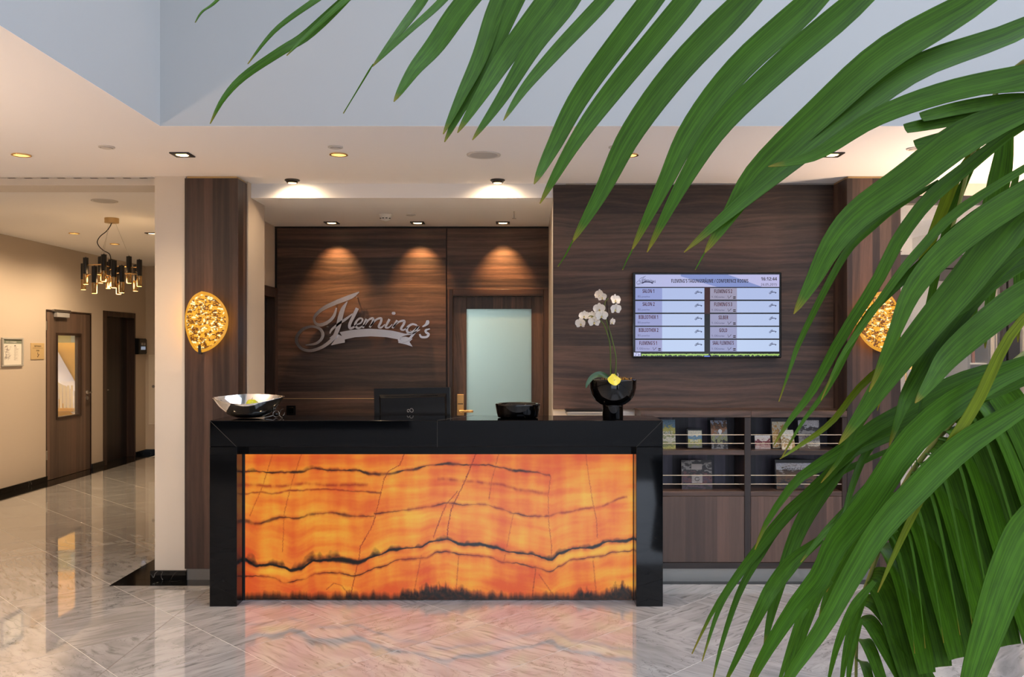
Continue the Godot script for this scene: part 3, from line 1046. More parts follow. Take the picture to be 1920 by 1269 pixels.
func onyx_image() -> Image:
	# Orange onyx, x from 459.5 to 1187 and y from 851 to 1123 in quarter-inch survey units, drawn band by band
	var w := 970
	var h := 362
	var sx := 727.5 / w
	var sy := 272.0 / h
	var im := Image.create(w, h, false, Image.FORMAT_RGB8)
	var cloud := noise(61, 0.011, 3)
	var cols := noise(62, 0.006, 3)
	var grit := noise(63, 0.05, 3)
	var dark := PackedFloat32Array()      # black mineral
	var rust := PackedFloat32Array()      # red brown staining
	dark.resize(w * h)
	rust.resize(w * h)
	# each: [points], half thickness, black share, red halo, upward fuzz
	var bands := [
		[[459, 883, 479, 883, 511, 885.6, 565, 884, 589, 877.6, 621, 881.6, 667, 881, 696, 888, 726, 888, 768, 880, 809, 871, 840, 868.5, 874, 871, 914, 871, 935, 875.7, 970, 882, 1002, 884, 1031, 891], 2.2, 0.75, 4.0, 3.0, 1031],
		[[459, 908, 520, 911, 570, 906, 620, 909, 690, 908], 1.2, 0.0, 5.0, 0.0, 690],
		[[459, 925, 487, 921.8, 508.6, 924.5, 546, 919, 610, 916.4, 672, 920.5, 715, 923], 0.9, 0.25, 3.0, 0.0, 715],
		[[459, 976, 479, 981, 530, 968.7, 557, 971, 583.6, 963, 621, 960.6, 661, 967, 701, 967], 2.6, 0.45, 5.0, 0.0, 701],
		[[701, 962, 741.6, 958, 760, 955.5, 800, 950, 841, 942, 868, 946, 908, 944.6, 935, 952.6, 965, 962, 991, 967, 1029, 967], 1.1, 0.45, 5.0, 0.0, 1029],
		[[1029, 966, 1048, 960.6, 1115, 951, 1176, 931], 0.7, 0.1, 4.0, 0.0, 1176],
		[[820, 897, 880, 902, 930, 907, 985, 919, 1029, 925], 0.8, 0.0, 5.0, 0.0, 1029],
		[[457, 1048, 481.8, 1059.8, 508.6, 1057, 530, 1062, 546, 1068, 562, 1065, 589, 1050, 634.5, 1047.7, 672, 1053, 701.5, 1042, 736, 1029, 787, 1025, 808.6, 1014, 838.7, 1010.7, 865.5, 1019.6, 900, 1019.6, 927, 1025, 954, 1033.5, 991, 1037.5, 1034, 1047.7, 1050, 1035.6, 1074.5, 1027.6, 1109, 1025, 1141, 1014, 1171, 1013.4, 1190, 1009], 2.3, 1.0, 7.0, 9.0, 1190],
		[[457, 1079, 484.5, 1078.5, 508.6, 1081, 535, 1092, 567.5, 1085, 594, 1074.5, 613, 1072, 634.5, 1073, 664, 1078.5, 712, 1062, 750, 1047.7, 798, 1045, 819, 1034, 838.7, 1033, 863, 1038, 911, 1041.8, 946, 1053, 965, 1054.4, 1002, 1062.4, 1031.6, 1070.5, 1050, 1059.8, 1072, 1047.7, 1125, 1042, 1152, 1033.5, 1176, 1033, 1190, 1028], 1.1, 0.55, 5.0, 0.0, 1190],
	]
	for b in bands:
		var p: Array = b[0]
		var seg := 0
		for x in w:
			var ux := 459.5 + x * sx
			if ux < p[0] or ux > b[5]:
				continue
			while seg + 4 < p.size() and p[seg + 2] < ux:
				seg += 2
			var f := clampf((ux - p[seg]) / (p[seg + 2] - p[seg]), 0.0, 1.0)
			f = f * f * (3.0 - 2.0 * f)
			var mid: float = lerpf(p[seg + 1], p[seg + 3], f) + grit.get_noise_2d(ux * 1.4, b[2] * 90.0) * 1.2
			var swell := clampf(0.8 + 1.5 * cols.get_noise_2d(ux * 2.6, b[3] * 40.0 + b[1] * 70.0), 0.35, 1.7) + (0.6 * smoothstep(700.0, 640.0, ux) if b[4] > 5.0 else 0.0)
			var half: float = b[1] * swell
			var fuzz: float = b[4] * (1.5 - 0.9 * smoothstep(690.0, 740.0, ux)) * clampf(0.75 + cols.get_noise_2d(ux * 4.0, 77.0) * 2.0, 0.1, 1.8)
			var reach := 24
			var yc := int((mid - 851.0) / sy)
			for y in range(maxi(0, yc - reach), mini(h, yc + reach)):
				var dy := (851.0 + y * sy) - mid
				var i := y * w + x
				var core := clampf(1.4 - absf(dy) / half, 0.0, 1.0)
				var k: float = b[2] * core * (1.0 if b[2] > 0.9 else clampf(0.85 + 1.4 * cols.get_noise_2d(ux * 3.4, b[1] * 55.0), 0.35, 1.0))
				if dy < 0.0 and fuzz > 0.5:
					var g := 0.66 + 0.55 * grit.get_noise_2d(ux * 1.1, (851.0 + y * sy) * 1.5)
					k = maxf(k, b[2] * clampf(1.0 + dy / fuzz, 0.0, 1.0) * clampf(g, 0.0, 1.0))
				dark[i] = maxf(dark[i], k)
				rust[i] = maxf(rust[i], 1.15 * pow(clampf(1.0 - absf(dy) / (half + b[3]), 0.0, 1.0), 1.5) * 0.62 * clampf(0.75 + grit.get_noise_2d(ux * 0.8, mid) * 1.2, 0.2, 1.0))
	# cracks running down through the bands
	for cr in [[[757.7, 851, 749.7, 871, 728, 883, 720, 897.7, 712, 932.5, 704, 964.7, 699, 983, 685, 1007.5, 676, 1023.6, 672, 1053, 665, 1080, 660, 1104, 656, 1122], 0.95], [[892, 851, 884, 871, 876, 891, 869.6, 906, 855, 935, 845.5, 956.6, 840, 986, 838.7, 1008], 0.9], [[858, 920, 836, 946, 825, 973, 820, 986, 812, 1008], 0.6], [[1098.6, 851, 1104, 895, 1112, 943, 1118.7, 975, 1120, 1008], 0.4], [[1033, 891, 1027.6, 927, 1029, 981, 1034, 1021, 1034, 1046], 0.4], [[511, 851, 492.5, 911, 468, 967], 0.35], [[565, 851, 546, 908, 532.7, 962, 530, 1034], 0.4], [[935, 851, 922, 900, 917, 935], 0.3], [[945, 1050, 963, 960], 0.25], [[1005, 1060, 998, 1118], 0.4], [[860, 1040, 855, 1110], 0.3], [[1010, 1075, 1040, 1118], 0.3], [[790, 1040, 776, 1110], 0.3], [[1112, 1050, 1118, 1112], 0.3], [[612, 1104, 626, 1092, 640, 1096, 655, 1115], 0.35]]:
		var p: Array = cr[0]
		var steps := 220
		for s in steps:
			var t := float(s) / steps * (p.size() / 2 - 1)
			var k := int(t) * 2
			var ux: float = lerpf(p[k], p[k + 2], t - int(t)) + grit.get_noise_2d(s * 6.0, p[0]) * 1.6
			var uy: float = lerpf(p[k + 1], p[k + 3], t - int(t))
			for oy in 2:
				for ox in range(-1, 2):
					var x := int((ux - 459.5) / sx) + ox
					var y := int((uy - 851.0) / sy) + oy
					if x >= 0 and x < w and y >= 0 and y < h:
						rust[y * w + x] = maxf(rust[y * w + x], cr[1] * (0.8 if ox == 0 else 0.28))
						if absi(ox) == 0:
							dark[y * w + x] = maxf(dark[y * w + x], cr[1] * 0.5 * clampf(0.3 + grit.get_noise_2d(ux * 4.0, uy * 4.0) * 2.0, 0.0, 1.0))
	var main: Array = bands[7][0]
	var contour := PackedFloat32Array()
	var seg2 := 0
	for x in w:
		var ux := 459.5 + x * sx
		while seg2 + 4 < main.size() and main[seg2 + 2] < ux:
			seg2 += 2
		contour.append(lerpf(main[seg2 + 1], main[seg2 + 3], clampf((ux - main[seg2]) / (main[seg2 + 2] - main[seg2]), 0.0, 1.0)))
	var strata := noise(64, 0.045, 3)
	var deep := Color(0.87, 0.345, 0.125)
	var orange := Color(0.935, 0.52, 0.155)
	var amber := Color(0.95, 0.70, 0.22)
	var brown := Color(0.55, 0.13, 0.06)
	var black := Color(0.05, 0.03, 0.015)
	for y in h:
		var uy := 851.0 + y * sy
		for x in w:
			var ux := 459.5 + x * sx
			var i := y * w + x
			# layers lie along the wavy main band, flatter towards the top; cloudy stone and painted blotches of uneven backlight cross them
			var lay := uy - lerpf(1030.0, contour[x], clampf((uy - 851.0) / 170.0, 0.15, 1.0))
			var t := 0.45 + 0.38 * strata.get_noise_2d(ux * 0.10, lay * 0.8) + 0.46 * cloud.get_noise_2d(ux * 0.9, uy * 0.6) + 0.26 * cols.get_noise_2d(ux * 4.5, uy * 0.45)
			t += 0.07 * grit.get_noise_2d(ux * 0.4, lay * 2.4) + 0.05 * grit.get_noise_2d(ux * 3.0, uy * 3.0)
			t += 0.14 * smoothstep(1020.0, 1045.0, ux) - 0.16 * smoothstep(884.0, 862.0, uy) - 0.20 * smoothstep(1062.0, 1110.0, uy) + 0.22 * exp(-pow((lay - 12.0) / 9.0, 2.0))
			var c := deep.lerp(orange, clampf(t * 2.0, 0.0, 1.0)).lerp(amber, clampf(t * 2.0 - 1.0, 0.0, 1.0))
			c = c.lerp(brown, clampf(rust[i], 0.0, 1.0))
			# mossy black inclusions by the lower edge, plus backlight falloff painted as a dark band
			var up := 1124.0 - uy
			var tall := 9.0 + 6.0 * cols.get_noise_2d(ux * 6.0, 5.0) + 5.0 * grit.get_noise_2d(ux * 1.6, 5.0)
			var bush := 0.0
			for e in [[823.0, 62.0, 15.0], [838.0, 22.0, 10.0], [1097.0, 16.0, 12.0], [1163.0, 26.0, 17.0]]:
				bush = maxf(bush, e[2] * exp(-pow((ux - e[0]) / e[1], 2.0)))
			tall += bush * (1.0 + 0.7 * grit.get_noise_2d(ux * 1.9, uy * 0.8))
			var moss := clampf((tall - up) / 8.0, 0.0, 1.0) * clampf(0.80 + 0.5 * grit.get_noise_2d(ux * 2.0, uy * 2.0), 0.0, 1.0)  # holds the inclusions and the painted falloff together
			c = c.lerp(Color(0.30, 0.13, 0.05), clampf((tall + 7.0 - up) / 12.0, 0.0, 0.75))  # brown fade stands in for the weaker backlight down here
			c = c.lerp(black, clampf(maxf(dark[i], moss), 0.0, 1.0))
			im.set_pixel(x, y, c)
	return im


func build_desk() -> void:
	var d := thing("reception_desk", Vector3(-0.4748, 0, -0.2), "black polished stone reception desk with a glowing orange onyx front", "desk")
	var xl := -1.8475
	var xr := 0.8979
	var top := 1.1272
	var low := 0.9657
	var back := -0.395
	grain = 0
	part("leg", bx(xl, -1.6827, 0.0, low, back, 0.0, 0.002), mats.granite, d)
	part("leg", bx(0.7364, xr, 0.0, low, back, 0.0, 0.002), mats.granite, d)
	part("top", bx(xl, xr, low, top, back, 0.0, 0.004), mats.granite, d, "black polished counter slab")
	for e in [[Vector3(xl + 0.004, top - 0.004, 0.0002), Vector3(-1.6827, low, 0.0002)], [Vector3(xr - 0.004, top - 0.004, 0.0002), Vector3(0.7364, low, 0.0002)], [Vector3(-0.4683, top, 0.0002), Vector3(-0.4683, low, 0.0002)], [Vector3(-0.4683, top + 0.0002, 0.0), Vector3(-0.4683 + 0.2, top + 0.0002, back)]]:
		part("seam", rod(e[0], e[1], 0.0008, 4), mats.granite_seam, d)
	var st: SurfaceTool
	var z := -0.135
	st = bx(-1.6827, 0.7364, 0.9075, low, -0.36, z + 0.012, 0.001)
	part("fascia", st, mats.granite, d)
	part("panel_post", bx(-1.6892, -1.6733, 0.0, 0.9075, -0.3, z + 0.006, 0.001), mats.black_metal, d)
	part("panel_post", bx(0.7336, 0.7485, 0.0, 0.9075, -0.3, z + 0.006, 0.001), mats.black_metal, d)
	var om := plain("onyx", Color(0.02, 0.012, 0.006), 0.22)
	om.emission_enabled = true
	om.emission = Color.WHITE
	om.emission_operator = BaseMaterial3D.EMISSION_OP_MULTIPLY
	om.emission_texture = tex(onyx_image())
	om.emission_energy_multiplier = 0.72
	st = S()
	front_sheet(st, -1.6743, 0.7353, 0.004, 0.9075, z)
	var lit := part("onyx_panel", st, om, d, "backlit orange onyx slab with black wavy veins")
	part("light_box", bx(-1.6743, 0.7353, 0.004, 0.9075, -0.33, z - 0.004), mats.black_metal, d)
	# sides that continue the slab past the frame posts
	# inner work top and kick panel
	part("work_top", bx(xl + 0.17, xr - 0.17, 0.715, 0.745, -0.84, back + 0.01, 0.003), mats.paper_white, d)  # white so that it bounces the added strip light upwards
	part("added_strip_light", bx(xl + 0.3, xr - 0.3, low - 0.012, low, back + 0.002, back + 0.026), mats.warm_glow, d)  # added glowing strip, unseen behind the counter
	var strip := AreaLight3D.new()  # added light to lift the lobby and alcove ceilings
	strip.name = "light"
	strip.area_size = Vector2(2.0, 0.022)
	strip.light_energy = 3.4
	strip.light_color = Color(1.0, 0.86, 0.70)
	strip.shadow_enabled = true
	d.add_child(strip, true)
	strip.position = Vector3(-0.4748, low - 0.014, back + 0.014) - d.position
	strip.basis = Basis.looking_at(Vector3.DOWN, Vector3.FORWARD)
	part("back_panel", bx(xl + 0.17, xr - 0.17, 0.0, 0.96, -0.365, -0.34), mats.black_metal, d)
	part("work_support", bx(-0.7, -0.1, 0.0, 0.715, -0.82, -0.79), mats.black_metal, d)


# ---------------------------------------------------------------- brochure cabinets

func build_cabinets() -> void:
	var zf := -0.555
	var zb := -0.85
	var y_top := 1.1461
	var x0 := 0.8635
	var xm0 := 1.5379
	var xm1 := 1.5807
	var x1 := 2.1909
	var xe := 2.223
	for n in 2:
		var a: float = [x0, xm1][n]
		var b: float = [xm0, x1][n]
		var lab: String = ["walnut brochure cabinet right beside the desk", "walnut brochure cabinet against the right column, partly behind palm leaves"][n]
		var c := thing("brochure_cabinet", Vector3((a + b) / 2.0, 0, -0.7), lab, "cabinet", "brochure cabinets")
		grain = 0
		shift = Vector2(0.3 + n, 0.2)
		var la := a if n else a - 0.02
		var rb: float = [xm1, xe][n]
		part("top", bx(la, rb, 1.1015, y_top, zb, zf + 0.003, 0.002), mats.walnut, c)
		grain = 1
		shift = Vector2(0.5, 0.8 + n)
		part("side", bx(b, rb, 0.09, 1.1015, zb, zf, 0.002), mats.walnut_frame, c)
		if n == 0:
			part("side", bx(a - 0.02, a, 0.09, 1.1015, zb, zf, 0.002), mats.walnut_frame, c)
		part("back", bx(a, b, 0.1, 1.1015, zb, zb + 0.015), mats.shelf_back, c)
		grain = 0
		part("shelf", bx(a, b, 0.8499, 0.882, zb + 0.015, zf - 0.004, 0.001), mats.walnut, c)
		part("shelf", bx(a, b, 0.5752, 0.6073, zb + 0.015, zf - 0.004, 0.001), mats.walnut, c)
		grain = 1
		shift = Vector2(0.1, 0.55 + 0.6 * n)
		part("door", bx(a + 0.001, b - 0.001, 0.1327, 0.5723, zf - 0.024, zf - 0.003, 0.001), mats.walnut_door, c, "plain walnut door")
		grain = 0
		part("bottom_rail", bx(la, rb, 0.0899, 0.1291, zb, zf, 0.001), mats.walnut_frame, c)
		part("plinth", bx(la, rb, 0.0, 0.0899, zb, zf - 0.015), mats.plinth_steel, c, "brushed steel plinth")
		for py in [0.9837, 0.9266, 0.7125, 0.6537]:
			part("rail", rod(Vector3(a, py, zf - 0.012), Vector3(b, py, zf - 0.012), 0.0026, 8), mats.satin_rail, c, "thin metal rail")


# ---------------------------------------------------------------- sign, screen, lamps

func sign_letter(which: String, st: SurfaceTool, k: float, at: Vector2, z0: float, z1: float, pen := 1.0) -> void:
	# pen strokes of the script lettering, in units of the drawing; k scales them to metres, y runs downwards there
	var strokes := []
	match which:
		"capital":
			strokes = [
				[[910, 118, 800, 180, 620, 250, 450, 330, 350, 420, 335, 480, 370, 530, 440, 535, 530, 490, 590, 420, 620, 320], [10, 48, 46, 40, 30, 26, 30, 36, 34, 30, 16]],
				[[760, 240, 705, 330, 672, 430, 652, 530, 625, 620, 570, 720, 450, 815, 300, 868, 180, 845, 112, 760, 122, 670, 200, 590, 310, 560, 400, 585, 445, 650, 425, 725, 350, 780, 222, 795], [8, 42, 52, 52, 44, 38, 34, 32, 30, 32, 34, 32, 26, 28, 34, 30, 26, 12]],
				[[828, 395, 740, 465, 650, 525, 565, 595, 535, 650], [12, 26, 24, 24, 14]],
			]
		"l":
			strokes = [[[888, 325, 840, 425, 790, 530, 795, 582, 840, 568, 880, 530], [36, 36, 32, 26, 20, 10]]]
		"e":
			strokes = [[[868, 540, 930, 515, 955, 470, 920, 455, 875, 495, 862, 550, 905, 580, 975, 540], [12, 16, 18, 20, 24, 26, 20, 10]]]
		"m":
			strokes = [[[1005, 462, 980, 520, 958, 578], [26, 26, 22]], [[965, 560, 1035, 475, 1085, 455, 1085, 500, 1045, 572], [14, 20, 24, 26, 22]], [[1055, 555, 1125, 475, 1190, 455, 1190, 500, 1160, 562, 1195, 572, 1240, 530], [14, 20, 24, 26, 22, 18, 10]]]
		"i":
			strokes = [[[1300, 465, 1268, 525, 1250, 568, 1290, 572, 1335, 530], [26, 26, 22, 16, 10]], [[1352, 372, 1352, 390, 1352, 408], [26, 42, 26]]]
		"n":
			strokes = [[[1400, 482, 1365, 535, 1335, 582], [28, 26, 22]], [[1345, 565, 1420, 500, 1485, 488, 1480, 530, 1445, 588, 1480, 604, 1530, 570], [14, 20, 26, 26, 22, 18, 10]]]
		"g":
			strokes = [[[1650, 545, 1590, 530, 1530, 570, 1525, 622, 1565, 640, 1625, 600, 1672, 552], [18, 22, 26, 26, 22, 18, 14]], [[1672, 552, 1610, 650, 1545, 722, 1470, 752, 1418, 735, 1435, 690, 1510, 662, 1590, 650, 1690, 600], [24, 26, 24, 20, 20, 18, 18, 16, 10]]]
		"apostrophe":
			strokes = [[[1785, 480, 1785, 510, 1760, 540, 1720, 562], [26, 40, 26, 12]]]
		"s":
			strokes = [[[1815, 590, 1765, 605, 1765, 632, 1800, 660, 1770, 694, 1705, 692, 1685, 655], [12, 22, 24, 26, 24, 24, 18]]]
	for s in strokes:
		var pts := []
		for i in range(0, s[0].size(), 2):
			pts.append(at + Vector2(s[0][i], -s[0][i + 1]) * k)
		var ws := []
		for v in s[1]:
			ws.append(v * k * pen)
		stroke(st, pts, ws, z0, z1)


func sign_ribbon(k: float, at: Vector2, z0: float, z1: float) -> Array:
	var out := []
	for outline in [[655, 632, 800, 605, 920, 592, 1040, 588, 1180, 595, 1330, 612, 1500, 652, 1400, 722, 1250, 695, 1050, 685, 850, 697, 718, 727], [722, 700, 722, 765, 640, 780, 542, 802, 598, 722, 522, 708, 565, 670, 640, 660], [1408, 700, 1408, 768, 1500, 788, 1592, 818, 1550, 755, 1592, 716, 1500, 688]]:
		var poly := PackedVector2Array()
		for i in range(0, outline.size(), 2):
			poly.append(at + Vector2(outline[i], -outline[i + 1]) * k)
		out.append(poly)
	return out


func build_sign() -> void:
	# the drawing is 6.857 units to the survey pixel and starts at pixel 540, 530
	var z0 := -2.242
	var z1 := -2.208
	var k := 0.0046 / 6.857
	var at := Vector2(-1.9454, 2.1276)
	var s := thing("wall_sign", Vector3(-1.3046, 1.8072, -2.29), "polished metal script sign reading Fleming's over a curved ribbon", "sign")
	for e in ["capital", "l", "e", "m", "i", "n", "g", "apostrophe", "s"]:
		var st := S()
		sign_letter(e, st, k, at, z0, z1, 1.2)
		part("letter", st, mats.sign_metal, s)
	var polys := sign_ribbon(k, at, 0, 0)
	for i in 3:
		var st := S()
		plate(st, polys[i], z0 - 0.004 - 0.006 * mini(i, 1), z1 - 0.014 - 0.006 * mini(i, 1))
		part("ribbon", st, mats.sign_metal, s)
	for p in [[605, 270], [870, 180], [490, 560], [180, 850], [330, 870], [800, 640], [1320, 640], [1710, 690], [840, 540], [1150, 540], [1352, 390], [1560, 610], [1770, 530]]:
		var c: Vector2 = at + Vector2(p[0], -p[1]) * k
		part("stand_off", rod(Vector3(c.x, c.y, -2.29), Vector3(c.x, c.y, z0 + 0.004), 0.004, 8), mats.steel, s)


func screen_image() -> Image:
	var im := Image.create(779, 443, false, Image.FORMAT_RGB8)
	im.fill(Color(0.015, 0.018, 0.035))
	for x in 763:
		for y in 66:
			var t := x / 763.0
			var c := Color(0.72, 0.74, 0.90).lerp(Color(0.75, 0.74, 0.91), t)
			var edge := 320.0 + (y - 6.0) * 3.4
			if x > 240 and x > edge - 90 and x - edge < 190.0 - y * 0.6:
				c = Color(0.52, 0.58, 0.80)
			im.set_pixel(9 + x, 7 + y, c)
	im.fill_rect(Rect2i(376, 75, 28, 140), Color(0.22, 0.09, 0.09))
	for row in 5:
		var y0 := [78, 147, 216, 284, 353][row] as int
		for side in 2:
			var x0 := [9, 405][side] as int
			for y in 62:
				var lab := Color(0.58, 0.62, 0.83).lerp(Color(0.62, 0.63, 0.80), row / 4.0)
				if side == 1:
					lab = Color(0.62, 0.60, 0.70).lerp(Color(0.60, 0.62, 0.78), row / 4.0)
				im.fill_rect(Rect2i(x0, y0 + y, 142, 1), lab)
				im.fill_rect(Rect2i(x0 + 142, y0 + y, 224, 1), Color(0.70, 0.76, 0.92).lerp(Color(0.76, 0.83, 0.96), row / 4.0))
	im.fill_rect(Rect2i(1, 420, 37, 19), Color(0.80, 0.81, 0.94))
	for e in [[12, 424, 4, 4], [22, 424, 3, 3], [8, 432, 5, 4], [25, 430, 5, 6]]:
		im.fill_rect(Rect2i(e[0], e[1], e[2], e[3]), Color(0.25, 0.25, 0.45))
	var n := noise(5, 0.08, 2)
	for x in range(42, 772):
		if x > 396 and x < 406:
			continue
		var h := 9 + int(n.get_noise_2d(x, 0.0) * 7.0)
		im.fill_rect(Rect2i(x, 427 + int(n.get_noise_2d(x, 60.0) * 3.0), 1, h), Color(0.68, 0.83, 0.42))
	im.fill_rect(Rect2i(374, 437, 30, 6), Color(0.4, 0.5, 0.9))
	return im


func build_screen() -> void:
	var z := -0.79
	var d := thing("wall_screen", Vector3(1.338, 1.7975, -0.85), "wall screen listing conference rooms on the walnut panelling", "screen")
	part("housing", bx(0.8202, 1.8576, 1.4969, 2.0926, -0.835, z, 0.004), mats.black_gloss, d)
	part("bracket", bx(1.2062, 1.4661, 1.6491, 1.9089, -0.85, -0.835), mats.black_metal, d)
	var sm := plain("screen_picture", Color(0.01, 0.01, 0.012), 0.2)
	sm.emission_enabled = true
	sm.emission = Color.WHITE
	sm.emission_operator = BaseMaterial3D.EMISSION_OP_MULTIPLY
	sm.emission_texture = tex(screen_image())
	sm.emission_energy_multiplier = 0.78
	var st := S()
	front_sheet(st, 0.8277, 1.8509, 1.5047, 2.0867, z + 0.0006)
	part("display", st, sm, d, "lit display")
	# lettering: the drawing is 5.647 units to the survey pixel and starts at pixel 1160, 490
	var k := 0.0037 / 5.647
	var o := Vector3(0.7237, 2.1687, z + 0.001)
	var red := text_tool()
	for e in [["SALON 1", 317, 316], ["SALON 2", 318, 454], ["BIBLIOTHEK 1", 316, 592], ["BIBLIOTHEK 2", 317, 730], ["FLEMING'S 1", 314, 868], ["FLEMING'S 2", 1110, 318], ["FLEMING'S 3", 1110, 456], ["SILBER", 1112, 596], ["GOLD", 1110, 732], ["SAAL FLEMING'S", 1110, 866]]:
		words(red, e[0], o + Vector3(e[1], -e[2], 0) * k, 38 * k, 0.60 if e[0] != "SAAL FLEMING'S" else 0.54, Basis.IDENTITY, true)
	part("lettering", red.commit(), mats.ink_red, d)
	var dk := text_tool()
	words(dk, "FLEMING'S TAGUNGSRÄUME / CONFERENCE ROOMS", o + Vector3(967, -208, 0) * k, 38 * k, 0.62, Basis.IDENTITY, true)
	words(dk, "16:12:44", o + Vector3(1595, -186, 0) * k, 34 * k, 0.92, Basis.IDENTITY, true)
	words(dk, "24.05.2015", o + Vector3(1595, -246, 0) * k, 26 * k, 0.95)
	part("lettering", dk.commit(), mats.ink, d)
	var bl := text_tool()
	for e in [[218, 372], [218, 511], [218, 648], [218, 786]]:
		words(bl, "EG", o + Vector3(e[0], -e[1], 0) * k, 20 * k)
		words(bl, "ground floor", o + Vector3(e[0] + 70, -e[1] - 3, 0) * k, 14 * k, 0.8)
	for e in [[235, 925], [1030, 377], [1030, 515], [1030, 653], [1030, 790], [1030, 927]]:
		words(bl, "1. OG", o + Vector3(e[0] - 10, -e[1], 0) * k, 20 * k)
		words(bl, "first floor", o + Vector3(e[0] + 62, -e[1] - 3, 0) * k, 14 * k, 0.8)
	part("lettering", bl.commit(), mats.ink_blue, d)
	# stair and lift symbols
	st = S()
	for e in [[378, 928], [1173, 379], [1173, 517], [1173, 655], [1173, 792], [1173, 929]]:
		var q: Vector3 = o + Vector3(e[0], -e[1], 0) * k
		tube(st, [q + Vector3(-14, 14, 0) * k, q + Vector3(-6, -14, 0) * k, q + Vector3(22, 14, 0) * k], 2.4 * k, 2.4 * k, 4)
		for s in [0.0, 1.0]:
			var l: Vector3 = q + Vector3(44, -18 + 16 * s, 0) * k
			also(st, l.x - 2 * k, l.x + 26 * k, l.y, l.y + 9 * k, l.z - 0.0004, l.z + 0.0004)
	part("symbol", st, mats.ink, d)
	# small script logos
	st = S()
	var zz := z + 0.001
	for e in ["capital", "l", "e", "m", "i", "n", "g", "apostrophe", "s"]:
		sign_letter(e, st, 205.0 / 1730.0 * k, Vector2(o.x, o.y) + Vector2(178, -142) * k, zz, zz + 0.0006, 0.75)
	for p in sign_ribbon(205.0 / 1730.0 * k, Vector2(o.x, o.y) + Vector2(178, -142) * k, 0, 0):
		plate(st, p, zz, zz + 0.0005)
	for side in 2:
		for row in 5:
			for e in ["capital", "l", "e", "m", "i", "n", "g"]:
				sign_letter(e, st, 85.0 / 1730.0 * k, Vector2(o.x, o.y) + Vector2([803, 1592][side], -302 - row * 138) * k, zz, zz + 0.0006, 0.45)
	part("logo", st, mats.ink_blue, d)


func sconce_image() -> Image:
	# gold leaf crumpled between two sheets of glass, lit from behind
	var n := 256
	var im := Image.create(n, n, false, Image.FORMAT_RGB8)
	var cell := noise(71, 0.045, 1, FastNoiseLite.TYPE_CELLULAR)
	cell.cellular_return_type = FastNoiseLite.RETURN_DISTANCE
	var big := noise(72, 0.030, 3)
	var fine := noise(73, 0.09, 3)
	for y in n:
		for x in n:
			var wx := x + big.get_noise_2d(x, y) * 16.0
			var wy := y * 1.5 + big.get_noise_2d(x + 300.0, y) * 16.0
			var d := cell.get_noise_2d(wx, wy) + 1.0
			var f := fine.get_noise_2d(x, y * 1.4)
			var b := big.get_noise_2d(x * 0.8 + 90.0, y * 1.9)
			var c := Color(0.93, 0.64, 0.17)
			c = c.lerp(Color(0.40, 0.22, 0.04), clampf(b * 2.6 + f * 2.2 + 0.22, 0.0, 1.0))
			c = c.lerp(Color(1.0, 0.96, 0.74), clampf((0.30 - d) * 6.0 + f * 0.8 - b * 0.9, 0.0, 1.0))
			im.set_pixel(x, y, c)
	return im


